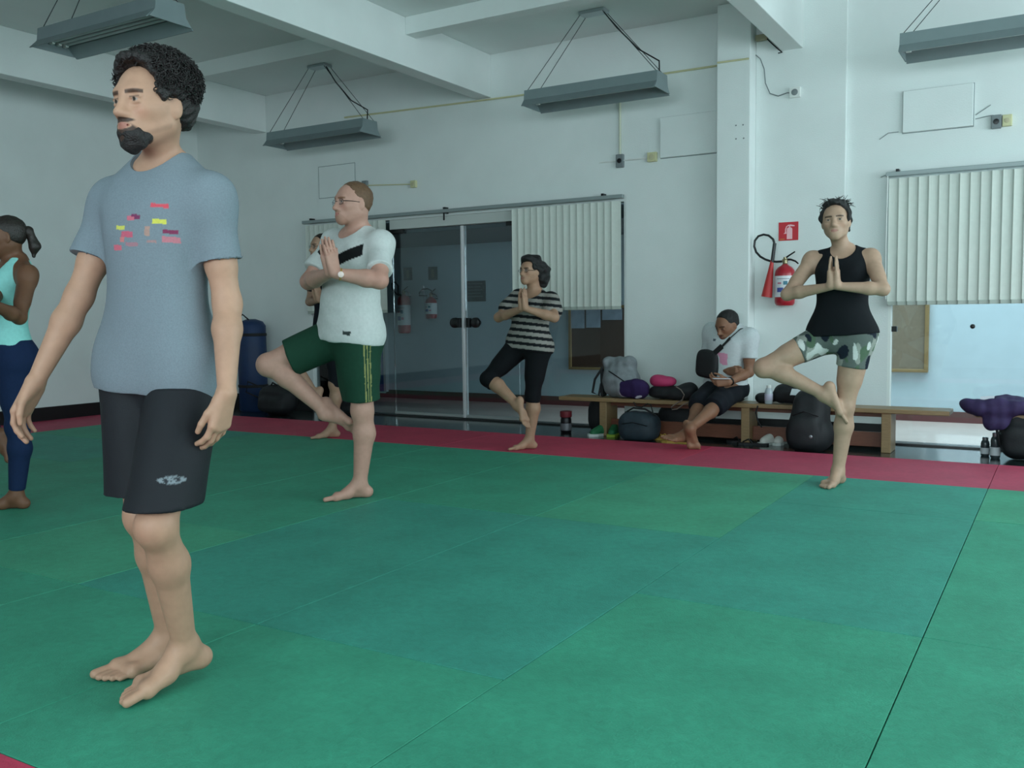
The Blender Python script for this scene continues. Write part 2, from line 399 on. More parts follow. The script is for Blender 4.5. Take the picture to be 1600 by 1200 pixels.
def soft(name, prims, h, m, parent=None, fold=0, ffreq=30, seed=1, cuts=(), subs=(), smooth=1, colf=None, origin=None, fine=((), (), ()), stretchz=1):
    """one implicit mesh from prims"""
    lo = np.min([p.box()[0] for p in prims], 0)-3*h; hi = np.max([p.box()[1] for p in prims], 0)+3*h
    f = Field(lo, hi, h, fine)
    for p in prims: f.add(p)
    for p in subs: f.sub(p)
    for p, n in cuts: f.cut(p, n)
    W, Fc = f.mesh(smooth)
    if fold:
        Q = W*np.array([1, 1, stretchz]); W = W+normals(W, Fc)*(wav(Q, ffreq, seed)*fold+wav(Q, ffreq*2.3, seed+1)*fold*.4)[:, None]
    col = colf(W) if colf else None
    org = np.asarray(origin) if origin is not None else (np.zeros(3) if parent is not None else np.array([(W[:, 0].min()+W[:, 0].max())/2, (W[:, 1].min()+W[:, 1].max())/2, W[:, 2].min()]))
    me = np_mesh(name, W, Fc, m, org, col)
    o = bpy.data.objects.new(name, me); COL.objects.link(o)
    if parent is not None: kid(o, parent)
    o.location = tuple(org) if parent is None or origin is not None else (0, 0, 0)
    return o
# ---------------------------------------------------------------- blinds, glazing, corridor
cream = mat('cream blind fabric', rgb(206, 212, 204), .8, noise=.03, nscale=20, bump=.1, bscale=300)
alu = mat('painted aluminium', rgb(150, 160, 160), .45, .4)
white_pl = mat('white plastic', rgb(225, 228, 224), .45)
beige_pl = mat('yellowed plastic', rgb(205, 202, 160), .5)
grey_pl = mat('grey plastic', rgb(120, 128, 130), .5)
black_pl = mat('black plastic', rgb(18, 19, 20), .35)
dark_metal = mat('dark metal', rgb(40, 42, 44), .35, .7)
weight_m = mat('grey blind weight', rgb(168, 176, 168), .6)
wood = mat('varnished bench wood', rgb(142, 116, 82), .42, noise=.14, nscale=14, stretch=(1, 9, 9))
wood_r = mat('reddish bench board', rgb(112, 66, 48), .45, noise=.14, nscale=14, stretch=(1, 9, 9))
def blind(x0, x1, label, seed):
    t = empty('vertical_blind', ((x0+x1)/2, 7.93, 1.1), label, 'blind')
    n = int(round((x1-x0)/.072)); rnd = random.Random(seed)
    b = MB(); nn = 6; W = .089     # one shallow curved louvre
    for a in range(nn):
        xa, xb = -W/2+W*a/nn, -W/2+W*(a+1)/nn; ya, yb = .004*(1-(2*xa/W)**2), .004*(1-(2*xb/W)**2)
        for z0, z1 in ((.03, 1.0),):
            v = [b.b.verts.new(q) for q in ((xa, ya, z0), (xb, yb, z0), (xb, yb, z1), (xa, ya, z1), (xa, ya+.0012, z0), (xb, yb+.0012, z0), (xb, yb+.0012, z1), (xa, ya+.0012, z1))]
            for f in ((0, 1, 2, 3), (7, 6, 5, 4), (0, 3, 7, 4), (1, 5, 6, 2), (0, 4, 5, 1), (3, 2, 6, 7)): b.b.faces.new([v[i] for i in f])
    so = b.build('slat', cream); kw = MB().box(-.042, .042, -.003, .008, 0, .032, bev=.002).build('weight', weight_m)
    for i in range(n):
        s = so if i == 0 else so.copy(); k2 = kw if i == 0 else kw.copy()
        if i: COL.objects.link(s); COL.objects.link(k2)
        s.parent = t; k2.parent = s
        s.location = (x0+.036+i*(x1-x0)/n-(x0+x1)/2, -.0, 0); s.rotation_euler.z = math.radians(10+rnd.uniform(-4, 4))
    return t
blind(-7.46, -6.33, 'narrow cream vertical blind at the left rail end behind the man in white', 1)
blind(-4.72, -3.57, 'cream vertical blind right of the glass doors behind the striped top woman', 2)
blind(-1.23, 1.9, 'wide cream vertical blind over the right hand window beside the tank top woman', 3)
def rail(x0, x1, z, label, brk):
    t = empty('blind_rail', ((x0+x1)/2, 7.94, z), label, 'rail')
    kid(MB().box(x0, x1, 7.90, 7.945, z-.015, z+.02, bev=.004).build('track', alu), t)
    for bx in brk: kid((MB().box(bx-.012, bx+.012, 7.93, 8.0, z-.0, z+.045, bev=.002) if bx != -5.55 else MB().box(bx-.012, bx+.012, 7.93, 8.0, z-.02, z+.045, bev=.002).box(bx-.006, bx+.006, 7.925, 7.937, z-.09, z)).build('bracket', dark_metal), t)
rail(-7.50, -3.53, 2.135, 'long grey blind rail running above the glass doors', (-7.4, -5.55, -3.75))
rail(-1.26, 1.95, 2.13, 'grey blind rail over the wide blind at the right hand window', (-1.18, .5, 1.85))
kid(MB().tube([(-1.245, 7.90, 2.12), (-1.25, 7.9, 1.6), (-1.245, 7.9, 1.15)], .004, 6).build('pull_cord', white_pl), bpy.data.objects['vertical_blind.002'])
# glazing
def pane(x0, x1, z0, z1, name='window_pane'):
    return MB().box(x0, x1, 8.06, 8.07, z0, z1).build(name, glass)
for i, (a, b) in enumerate(((-7.48, -6.34), (-4.74, -3.55), (-1.24, .55), (.56, 2.3))):
    o = pane(a, b, ZF+.015, 2.1); o.name = 'window_%d' % (20+i); tag(o, kind='structure')
struct('trim_21', MB().box(-6.34, -4.74, 8.03, 8.10, 2.0, 2.10), mat('white header paint', rgb(200, 206, 202), .6))
struct('trim_22', MB().box(-1.243, -1.215, 8.0, 8.06, ZF, 2.1, bev=.003), mat('bright edge paint', rgb(235, 240, 236), .5))
struct('trim_23', MB().box(-3.56, -3.54, 8.0, 8.06, ZF, 2.1, bev=.003), paint)
for i, (a, b, lab) in enumerate(((-6.33, -5.405, 'left leaf of the frameless glass double door'), (-5.385, -4.745, 'right leaf of the frameless glass double door, behind the striped top woman'))):
    t = empty('glass_door', ((a+b)/2, 8.065, 0), lab, 'door')
    kid(pane(a, b, 0, 1.99, 'door_pane'), t)
    kid(MB().box(a, b, 8.045, 8.085, -.012, .018, bev=.003).build('bottom_rail', mat('bright steel', rgb(200, 204, 204), .3, .9)), t)
    e = b if i == 0 else a
    if i == 0: kid(MB().box(b-.012, b+.018, 8.03, 8.10, -.012, 1.99, bev=.004).build('edge_profile', mat('pale edge profile', rgb(214, 214, 216), .4, .3)), t)
    hx = a+.10 if i == 0 else b-.06
    kid(MB().box(hx-.12 if i == 0 else hx-.06, hx+.06, 8.03, 8.10, 1.955, 1.998, bev=.004).build('top_patch', black_pl), t)
    for zz, sx in ((.985, -.11 if i == 0 else .13),):
        kid(MB().lathe((e+sx, 8.09, zz), [(.012, 0), (.05, .003), (.055, -.02), (.045, -.05), (.02, -.06)][::-1] if 0 else [(.03, -.07), (.052, -.06), (.055, -.03), (.03, -.02), (.03, .02)], 20, (0, 1, 0)).build('door_knob', black_pl, smooth=True), t)
    kid(MB().obox((e+(-.04 if i == 0 else .05), 8.04, .985), (1, 0, 0), (0, 1, 0), (0, 0, 1), .022, .025, .05, bev=.006).build('lock', dark_metal), t)
# corridor behind the glass
struct('floor_corridor', MB().box(XL-.2, 4.2, 8.15, 9.85, ZF-.2, ZF), mat('pale corridor tiles', rgb(176, 158, 150), .35, noise=.06, nscale=5))
cw = mat('corridor wall paint', rgb(190, 200, 206), .8, noise=.03)
struct('wall_corridor', MB().box(XL-.2, 4.2, 9.85, 10.0, ZF, 2.6), cw)
struct('wall_corridor_end', MB().box(XL-.4, XL-.2, 8.15, 10, ZF, 3.8), cw)
struct('baseboard_corridor', MB().box(XL-.2, 4.2, 9.83, 9.85, ZF, .075), mat('oxblood skirting', rgb(96, 52, 50), .5))
struct('slab_corridor', MB().box(XL-.2, -3.1, 8.16, 9.85, 1.965, 2.1), mat('dark corridor slab', rgb(92, 98, 104), .8))  # dark slab added to darken the upper view through the glass doors
def board(x0, x1, z0, z1, label, frame_m, face_m):
    t = empty('notice_board', ((x0+x1)/2, 9.80, z0), label, 'board')
    kid(MB().box(x0+.02, x1-.02, 9.81, 9.848, z0+.02, z1-.02).build('cork_panel', face_m), t)
    for q in ((x0, x1, z0, z0+.03), (x0, x1, z1-.03, z1), (x0, x0+.035, z0+.03, z1-.03), (x1-.035, x1, z0+.03, z1-.03)):
        kid(MB().box(q[0], q[1], 9.79, 9.85, q[2], q[3], bev=.004).build('frame', frame_m), t)
    return t
cork = mat('brown cork', rgb(98, 74, 58), .8, noise=.1, nscale=40); frame_w = mat('board frame wood', rgb(140, 112, 72), .5, noise=.1)
a = atY(890, 577, 9.82); b_ = atY(990, 470, 9.82); board(a[0], a[0]+1.05, a[2], 1.16, 'brown notice board hung in the corridor, seen under the blind behind the striped top woman', frame_w, mat('dark brown cork', rgb(78, 54, 42), .8, noise=.1, nscale=40))
a = atY(1450, 582, 9.82); board(a[0]-.95, a[0], a[2], 1.20, 'tan framed corridor board seen under the wide right hand blind', frame_w, mat('tan cork', rgb(128, 112, 94), .8, noise=.1, nscale=40))
papm = mat('grey glossy paper', rgb(150, 160, 176), .25, noise=.2, nscale=9)
for (x0, y0, x1, y1, lb) in ((892, 470, 913, 513, 'leftmost shiny sheet pinned on the brown corridor board'), (916, 470, 938, 512, 'middle bluish sheet pinned on the brown corridor board'), (941, 470, 972, 500, 'wide short sheet pinned at the right of the brown corridor board')):
    p0 = atY(x0, y1, 9.80); p1 = atY(x1, y0, 9.80); tag(MB().box(p0[0], p1[0], 9.797, 9.803, p0[2], p1[2]).build('sheet_of_paper', papm, loc=(p0[0], 9.8, p0[2])), lb, 'paper', 'papers on the corridor board')
# small things on the corridor wall
for (x, y, lb) in ((637, 428, 'left of the two small dark safety signs on the corridor wall'), (676, 427, 'right of the two small dark safety signs on the corridor wall')):
    p = atY(x, y, 9.84); t = empty('wall_sign', tuple(p), lb, 'sign')
    kid(MB().box(p[0]-.07, p[0]+.07, 9.838, 9.85, p[2]-.085, p[2]+.085, bev=.002).build('plate', black_pl), t)
    kid(MB().box(p[0]-.02, p[0]+.025, 9.834, 9.838, p[2]-.055, p[2]+.05, bev=.001).build('pictogram', mat('dull ochre print', rgb(96, 92, 66), .6)), t)
p = atY(743, 455, 9.84); t = empty('plaque', tuple(p), 'dark rectangular plaque on the corridor wall behind the right glass door', 'plaque')
kid(MB().box(p[0]-.15, p[0]+.15, 9.835, 9.85, p[2]-.13, p[2]+.13, bev=.003).build('plate', mat('charcoal plaque', rgb(48, 54, 56), .6)), t)
for i in range(5): kid(MB().box(p[0]-.11, p[0]+.11-.03*(i % 2), 9.832, 9.835, p[2]+.09-.04*i, p[2]+.098-.04*i).build('engraved_line', grey_pl), t)
p0 = atY(650, 446, 9.6); p1 = atY(655, 492, 9.6)
tag(MB().tube([(p0[0], 9.75, p0[2]), (p1[0], 9.75, p1[2])], .014, 10).build('pull_handle', mat('pale tube', rgb(190, 190, 200), .4), loc=(p1[0], 9.75, p1[2])), 'pale upright tube standing off the corridor wall between two extinguishers', 'tube')
p0 = atY(585, 545, 9.8); p1 = atY(603, 611, 9.8)
t = empty('blue_door', (p0[0]-.3, 9.8, 0), 'blue painted door in the corridor behind the man in white', 'door')
kid(MB().box(p0[0]-.65, p1[0]-.02, 9.80, 9.848, .05, 1.95, bev=.004).build('leaf', mat('blue door paint', rgb(34, 84, 150), .5)), t)
kid(MB().box(p1[0]-.02, p1[0]+.02, 9.78, 9.848, .05, 1.95, bev=.003).box(p0[0]-.65, p1[0]-.02, 9.78, 9.848, 0.03, .05).build('jamb', mat('pale jamb', rgb(190, 196, 200), .5)), t)
# ---------------------------------------------------------------- fire extinguishers
ex_red = mat('extinguisher red', rgb(168, 26, 42), .28, spec=.6); ex_red2 = mat('red horn plastic', rgb(190, 48, 48), .5)
lab_w = mat('white printed label', rgb(226, 228, 232), .5); lab_b = mat('blue print', rgb(74, 88, 160), .5); lab_p = mat('pink print', rgb(206, 130, 150), .5); lab_t = mat('teal print', rgb(60, 120, 140), .5)
def extinguisher(c, r, hh, label, horn=None, hose=None, simple=False):
    """c: centre of the cylinder foot, wall behind it (+Y)"""
    x, y, z = c; t = empty('fire_extinguisher', c, label, 'extinguisher', 'fire extinguishers in the corridor' if simple else None)
    prof = [(r*.5, 0), (r*.82, .004), (r*.97, r*.25), (r, r*.5), (r, hh-r*.9), (r*.93, hh-r*.5), (r*.7, hh-r*.18), (r*.4, hh), (r*.25, hh+.012)]
    kid(MB().lathe(c, prof, 28).build('cylinder', ex_red, smooth=True), t)
    lb = kid(MB().lathe((x, y, z+hh*.22), [(r+.001, 0), (r+.002, .002), (r+.002, hh*.52), (r+.001, hh*.522)], 28).build('label_band', lab_w, smooth=True), t)
    def patch(a0, a1, z0, z1, m_):
        b = MB(); n = 5
        for i in range(n):
            q = [(a0+(a1-a0)*(i+j)/n) for j in (0, 1)]
            v = [b.b.verts.new((x+(r+.0035)*math.sin(a), y-(r+.0035)*math.cos(a), zz)) for a, zz in ((q[0], z0), (q[1], z0), (q[1], z1), (q[0], z1))]; b.b.faces.new(v)
        o = b.build('label_print', m_); o.parent = lb; o.location = (0, 0, 0); return o
    patch(-.55, .1, z+hh*.34, z+hh*.45, lab_b); patch(-.5, -.1, z+hh*.54, z+hh*.58, lab_p); patch(.1, .5, z+hh*.52, z+hh*.61, lab_t); patch(-.6, .7, z+hh*.66, z+hh*.675, grey_pl); patch(.2, .6, z+hh*.36, z+hh*.42, lab_p)
    tz = z+hh+.01
    kid(MB().lathe((x, y, tz), [(.018, 0), (.020, .01), (.020, .035), (.014, .045), (.014, .06)], 14).box(x-.022, x+.022, y-.014, y+.014, tz+.02, tz+.045, bev=.004).build('valve', mat('brass valve', rgb(150, 140, 110), .3, .8)), t)
    kid(MB().tube([(x+.0, y-.0, tz+.05), (x+.04, y-.01, tz+.075), (x+.085, y-.02, tz+.10)], [.008, .007, .006], 8).build('lever', black_pl), t)
    kid(MB().tube([(x, y-.0, tz+.04), (x+.05, y-.01, tz+.038), (x+.09, y-.02, tz+.022), (x+.115, y-.025, tz+.0)], [.009, .008, .007, .006], 8).build('carrying_handle', black_pl), t)
    kid(MB().box(x-.03, x+.03, y+.01, y+r+.03, tz-.03, tz-.015).build('wall_bracket', dark_metal), t)
    if hose: kid(MB().tube(hose, .0095, 10).build('hose', black_pl, smooth=True), t)
    if horn:
        (p0, p1, r0, r1) = horn
        kid(MB().tube([p0, tuple(np.array(p0)*.8+np.array(p1)*.2), p1], [r0, r0*1.5, r1], 18).build('discharge_horn', ex_red2, smooth=True), t)
    return t
EY = 7.86
body = atY(1226, 478, EY); top = atY(1224, 415, EY)
q = lambda x, y, Y=EY-.02: tuple(atY(x, y, Y))
circ = []
for a in np.linspace(-20, 250, 22):
    cx, cy = 1193, 386; circ.append(q(cx+16.5*math.cos(math.radians(-a)), cy+19.5*math.sin(math.radians(-a))))
hose = [q(1207.5, 404), q(1209, 390)]+circ[::1][2:]
hose = [q(1207, 406), q(1209.5, 392), q(1210.5, 382), q(1208, 374), q(1201, 368), q(1193, 366.5), q(1185, 369), q(1179.5, 376), q(1178.5, 385), q(1181.5, 394), q(1188, 401), q(1196, 405.5), q(1204, 408), q(1213, 409), q(1222, 408.5)]
extinguisher((body[0], EY, body[2]), .082, top[2]-body[2], 'large red fire extinguisher with hose and horn on the white pillar wall', horn=(q(1207, 404), q(1198, 464), .012, .046), hose=hose)
kid(MB().tube([q(1210.5, 380), q(1206.5, 410)], .015, 10).build('hose_grip', black_pl, smooth=True), bpy.data.objects['fire_extinguisher'])
b1 = atY(632, 521, 9.7); extinguisher((b1[0], 9.7, b1[2]), .085, .50, 'left fire extinguisher on the corridor wall, taller one seen through the glass door', hose=[tuple(atY(*e, 9.68)) for e in ((632, 462), (620, 460), (613, 452), (612, 443), (618, 441), (622, 447), (622, 462))], simple=True)
b2 = atY(674, 498, 9.7); extinguisher((b2[0], 9.7, b2[2]), .075, .27, 'right fire extinguisher on the corridor wall, shorter one with a white label', hose=[tuple(atY(*e, 9.68)) for e in ((676, 459), (674, 454), (668, 451), (660, 452), (655, 458), (655, 462), (668, 462))], simple=True)
# extinguisher sign
p0 = atY(1216.5, 376.5, 7.95); p1 = atY(1247.5, 346, 7.95)
t = empty('extinguisher_sign', (p0[0], 7.95, p0[2]), 'square red sign with a white fire extinguisher symbol above the extinguisher', 'sign')
kid(MB().box(p0[0], p1[0], 7.949, 7.955, p0[2], p1[2], bev=.001).build('plate', mat('sign red', rgb(196, 30, 44), .4)), t)
S_ = (p1[0]-p0[0]); cx, cz = (p0[0]+p1[0])/2+.005, (p0[2]+p1[2])/2
white_p = mat('sign print white', rgb(244, 190, 196), .5); b = MB()
def pr(pts): b.prism([(cx+u*S_, cz+v*S_) for u, v in pts], lambda p: (p[0], 7.9485, p[1]), lambda p: (p[0], 7.9495, p[1]))
pr([(-.11, -.40), (.17, -.40), (.17, .10), (.15, .16), (.08, .20), (-.02, .20), (-.09, .16), (-.11, .10)])
pr([(.0, .20), (.06, .20), (.06, .27), (.0, .27)]); pr([(-.08, .26), (.28, .24), (.28, .29), (.10, .34), (-.06, .33)])
pr([(-.08, .30), (-.14, .26), (-.20, .10), (-.20, -.06), (-.28, -.12), (-.13, -.12), (-.15, .08), (-.11, .22), (-.05, .27)])
kid(b.build('pictogram', white_p), t)
kid(MB().box(p0[0]+.01, p0[0]+.05, 7.9482, 7.9495, p0[2]+.008, p0[2]+.016).build('small_print', mat('sign amber', rgb(190, 120, 60), .5)), t)
# ---------------------------------------------------------------- hanging lamps
lampm = mat('grey lamp housing', rgb(124, 138, 140), .45, .1, noise=.04); reflm = mat('lamp reflector', rgb(176, 186, 190), .35, .2); tubem = mat('unlit tube glass', rgb(190, 198, 200), .3)
cablem = mat('dark steel cable', rgb(60, 68, 70), .5, .4)
def lamp(cx, cy, label, ztop=3.03, L=1.30, rot=0):
    t = empty('hanging_lamp', (cx, cy, ztop-.14), label, 'lamp', None)
    x0, x1 = cx-L/2, cx+L/2; zt, zb = ztop, ztop-.15
    # trapezoid reflector housing: open underneath
    b = MB(); prof = [(-.11, zt), (.11, zt), (.12, zt-.085), (.185, zb), (.175, zb), (.108, zt-.083), (.10, zt-.012), (-.10, zt-.012), (-.108, zt-.083), (-.175, zb), (-.185, zb), (-.12, zt-.085)]
    b.prism(prof, lambda p: (x0, cy+p[0], p[1]), lambda p: (x1, cy+p[0], p[1])); kid(b.build('housing', lampm), t)
    kid(MB().box(x0+.03, x1-.03, cy-.098, cy+.098, zt-.03, zt-.013).build('inner_reflector', reflm), t)
    for s, xx in ((-1, x0-.008), (1, x1)):
        b = MB(); b.prism([(-.11, zt), (.11, zt), (.12, zt-.085), (.165, zb+.01), (-.165, zb+.01), (-.12, zt-.085)], lambda p: (xx, cy+p[0], p[1]), lambda p: (xx+.008, cy+p[0], p[1])); kid(b.build('end_plate', lampm), t)
    for i in range(4):
        yy = cy-.078+.052*i
        tb = kid(MB().tube([(x0+.04, yy, zt-.075), (x1-.04, yy, zt-.075)], .013, 10).build('tube', tubem, smooth=True), t)
        for xx in (x0+.008, x1-.045): o = MB().box(xx, xx+.037, yy-.012, yy+.012, zt-.095, zt-.03, bev=.003).build('tube_holder', white_pl); o.parent = tb
    mx0, mx1, my0, my1 = cx-.12, cx+.12, cy-.05, cy+.07
    kid(MB().box(mx0, mx1, my0, my1, ZC-.03, ZC, bev=.006).build('ceiling_mount', reflm), t)
    for sx, mx in ((x0+.01, mx0+.015), (x1-.01, mx1-.015)):
        for sy, my in ((cy-.085, my0+.01), (cy+.085, my1-.01)):
            kid(MB().tube([(sx, sy, zt), (mx, my, ZC-.028)], .0032, 5).build('cable', cablem), t)
    kid(MB().tube([(x1-.01, cy-.02, zt), (x1-.02, cy-.0, zt+.10), (cx+.42, cy, zt+.22), (cx+.22, cy, zt+.43), (mx1-.02, cy, ZC-.03)], .0065, 6).build('power_cord', black_pl), t)
    return t
lamp(-6.68, 7.35, 'grey hanging tube lamp over the man in white near the far left corner', 3.02)
lamp(-3.55, 7.35, 'grey hanging tube lamp over the blind behind the striped top woman', 3.04, 1.24)
lamp(-.42, 7.35, 'grey hanging tube lamp above the wide blind at the right hand window', 3.03)
lamp(-5.62, 4.12, 'grey hanging lamp with four bare tubes above the walking man', 3.10, 1.24)
# ---------------------------------------------------------------- conduits, boxes and covers on the back wall
def wtube(name, pts, r, m, label, cat): o = MB().tube(pts, r, 6).build(name, m, loc=pts[0]); return tag(o, label, cat)
wtube('wall_conduit', [(-6.9, 7.985, 3.255), (-5.2, 7.985, 3.215), (-4.7, 7.985, 3.205), (-2.63, 7.985, 3.2)], .009, beige_pl, 'thin beige conduit running high along the back wall behind the lamps', 'conduit')
wtube('pillar_conduit', [(-2.60, 7.785, 3.17), (-2.33, 7.785, 3.165)], .008, beige_pl, 'short beige conduit crossing the front of the white pillar', 'conduit')
wtube('vertical_conduit', [(-3.59, 7.985, 3.19), (-3.59, 7.985, 2.52)], .011, mat('off white conduit', rgb(206, 210, 190), .5), 'off white vertical conduit dropping to the grey switch box', 'conduit')
wtube('short_conduit', [(-3.80, 7.985, 2.475), (-3.3, 7.985, 2.47)], .006, white_pl, 'thin white conduit between the grey box and the beige round socket', 'conduit')
def ebox(x, z, wd, hh, m, label, knob=None, km=None, Y=8.0, name='socket_box', d=.035):
    t = empty(name, (x, Y, z-hh/2), label, 'electrical box')
    kid(MB().box(x-wd/2, x+wd/2, Y-d, Y, z-hh/2, z+hh/2, bev=.005).build('case', m), t)
    kid(MB().lathe((x, Y-d+.001, z), [(knob or wd*.3, 0), ((knob or wd*.3)*.95, .006), ((knob or wd*.3)*.4, .008)], 16, (0, -1, 0)).build('socket_face', km or dark_metal, smooth=True), t); return t
ebox(-3.59, 2.47, .075, .12, grey_pl, 'grey switch box at the foot of the vertical conduit')
ebox(-3.27, 2.475, .09, .085, beige_pl, 'beige socket box just left of the square white cover', km=mat('pale ring', rgb(190, 184, 150), .5))
pA = atY(648, 288, 8); pB = atY(572, 290, 8)
ebox(pA[0], pA[2], .07, .075, beige_pl, 'yellowish socket box above the blind rail, right of the bald man\'s head', km=mat('pale ring', rgb(190, 184, 150), .5))
ebox(pB[0], pB[2], .07, .10, grey_pl, 'grey switch box half hidden behind the head of the man in white')
wtube('low_conduit', [(pB[0], 7.985, pB[2]), (pA[0], 7.985, pA[2])], .006, beige_pl, 'thin beige conduit joining the two boxes behind the man in white', 'conduit')
pA = atY(1557, 191, 8); pB = atY(1573, 189, 8)
ebox(pA[0], pA[2], .07, .10, grey_pl, 'grey socket box with a black centre right of the large wall cover', km=black_pl)
ebox(pB[0]+.005, pB[2], .065, .085, beige_pl, 'beige socket box touching the grey one on the upper right wall', km=mat('pale ring', rgb(190, 184, 150), .5))
pA = atY(1243, 145, 7.95)
ebox(pA[0], pA[2], .09, .085, white_pl, 'small white socket box high on the pillar wall with a drooping wire', Y=7.955, km=grey_pl)
wtube('loose_wire', [tuple(atY(*e, 7.94)) for e in ((1181, 86), (1188, 92), (1194, 108), (1196, 130), (1203, 146), (1216, 150), (1230, 145), (1238, 145))], .0045, grey_pl, 'loose thin wire drooping from the conduit to the small white box', 'wire')
# old bracket with wire stubs under the beam
pA = atY(1190, 60, 7.9); t = empty('ceiling_bracket', tuple(pA), 'small rusty bracket with wire stubs under the beam beside the pillar', 'bracket')
kid(MB().box(pA[0]-.05, pA[0]+.05, 7.88, 7.93, pA[2]-.015, pA[2]+.03, bev=.005).build('plate', mat('rusty metal', rgb(150, 146, 120), .6, .3)), t)
kid(MB().tube([tuple(atY(*e, 7.9)) for e in ((1196, 58), (1206, 68), (1214, 75), (1222, 82), (1216, 83))], .006, 6).build('wire_stub', dark_metal), t)
for (x0, y0, x1, y1, lb) in ((1031, 170, 1122, 250, 'square white cover panel on the wall left of the pillar'), (1409, 126, 1523, 211, 'large square white cover panel above the right hand window'), (497, 252, 553, 312, 'faint square white cover panel near the far left corner')):
    p0 = atY(x0, y1, 7.98); p1 = atY(x1, y0, 7.98); xa, xb = min(p0[0], p1[0]), max(p0[0], p1[0]); za, zb = p0[2]+.01, p1[2]-.01
    th = .03 if x0 > 600 else .006
    t = empty('wall_cover', ((xa+xb)/2, 8, za), lb, 'panel')
    kid(MB().box(xa+.006, xb-.006, 8-th, 8.0, za+.006, zb-.006, bev=.003).build('cover_plate', paint), t)
    kid(MB().box(xa, xb, 7.996, 8.0, za, zb).build('shadow_gap_edge', mat('grey shadow gap', rgb(140, 150, 150), .8)), t)  # grey rim that paints in the shadow gap round the cover
crm = mat('crack grey', rgb(130, 140, 140), .9)
for pts, lb in (([(1374, 218), (1388, 208), (1404, 206)], 'old cable stub left of the large cover panel'), ([(1524, 180), (1548, 164)], 'old cable stub rising right of the large cover panel'), ([(1524, 186), (1545, 181), (1552, 180)], 'old cable stub between the large panel and the grey socket'), ([(1376, 277), (1388, 272)], 'scratch above the left end of the wide blind rail')):
    wtube('cable_stub', [tuple(atY(*e, 7.995)) for e in pts], .003, crm, lb, 'wire')
for i, (x, y) in enumerate(((1150, 196), (1161, 195), (1150, 217), (1162, 216))):
    p = atY(x, y, 7.798); tag(MB().lathe((p[0], 7.80, p[2]), [(.006, 0), (.007, .003), (.003, .004)], 8, (0, -1, 0)).build('wall_plug', grey_pl, loc=(p[0], 7.8, p[2])), ('upper left', 'upper right', 'lower left', 'lower right')[i]+' one of four small grey wall plugs on the pillar', 'wall plug', 'four plugs on the pillar')
# ---------------------------------------------------------------- benches
def bench(x0, x1, yf, label):
    yb = yf+.27; t = empty('gym_bench', ((x0+x1)/2, yf+.13, ZF), label, 'bench')
    kid(MB().box(x0, x1, yf, yb, .275, .31, bev=.006).build('seat_board', wood), t)
    xs = (x0+.44, (x0+x1)/2+.1, x1-.44)
    for x in xs: kid(MB().box(x-.035, x+.035, yf+.015, yb-.015, ZF, .275, bev=.005).build('leg', wood), t)
    for a, b in zip(xs[:-1], xs[1:]): kid(MB().box(a+.035, b-.035, yf+.11, yf+.145, ZF+.03, .115, bev=.004).build('lower_rail', wood_r), t)
    kid(MB().box(xs[0]+.035, xs[-1]-.035, yf+.115, yf+.14, .235, .275).build('top_rail', wood_r), t)
    return t
BYF = 7.47
bench(-3.98, -.72, BYF, 'long low wooden gym bench along the wall under the bags and the seated man')
bench(-.55, 2.3, BYF, 'second wooden gym bench at the right edge, under the purple jacket')
# ---------------------------------------------------------------- people
def orth(d, ref):
    """unit vector along ref made perpendicular to d"""
    d = nz(d); r = np.asarray(ref, float)-d*np.dot(ref, d); return nz(r)
def reach(parent, px, py, L, near):
    """joint on the sight line through a photo point, bone length L from its parent joint; near picks the closer or farther solution"""
    d = nz(ray(px, py)); m = parent-CAM; b = float(d@m); c = float(m@m)-L*L; D = b*b-c
    if D <= 0:
        q = CAM+d*b; return parent+nz(q-parent)*L
    return CAM+d*(b-math.sqrt(D) if near else b+math.sqrt(D))
def at_depth(px, py, P):
    """point of the sight line in the vertical plane through P facing the camera"""
    d = ray(px, py); n = V(F_[0], F_[1], 0); return CAM+d*(float((P-CAM)@n)/float(d@n))
class CL:
    """a shape clipped by a plane: kept where (q-p).n < 0 (hems of sleeves and trouser legs)"""
    def __init__(s, q, p, n): s.q, s.p, s.n, s.k = q, np.asarray(p, float), nz(n), q.k
    def box(s): return s.q.box()
    def d(s, X, Y, Z): return np.maximum(s.q.d(X, Y, Z), (X-f32(s.p[0]))*f32(s.n[0])+(Y-f32(s.p[1]))*f32(s.n[1])+(Z-f32(s.p[2]))*f32(s.n[2]))
def sleeve(B, a, r0, r1, cutf, kk=.03):
    S, E = a['s'], a['e']; d_ = E-S; H = B.H
    return clip([RC(B.neck-B.ax*.035*H+(S-B.neck)*.35, S, r0*1.16*H, r0*1.04*H, .06), EL(S+d_*.14, V(r0+.002, r0+.002, .046)*H, k=.06), RC(S, E, r0*H, r1*H, kk)], S+d_*cutf, d_)
def clip(ps, p, n): return [CL(q, p, n) for q in ps]
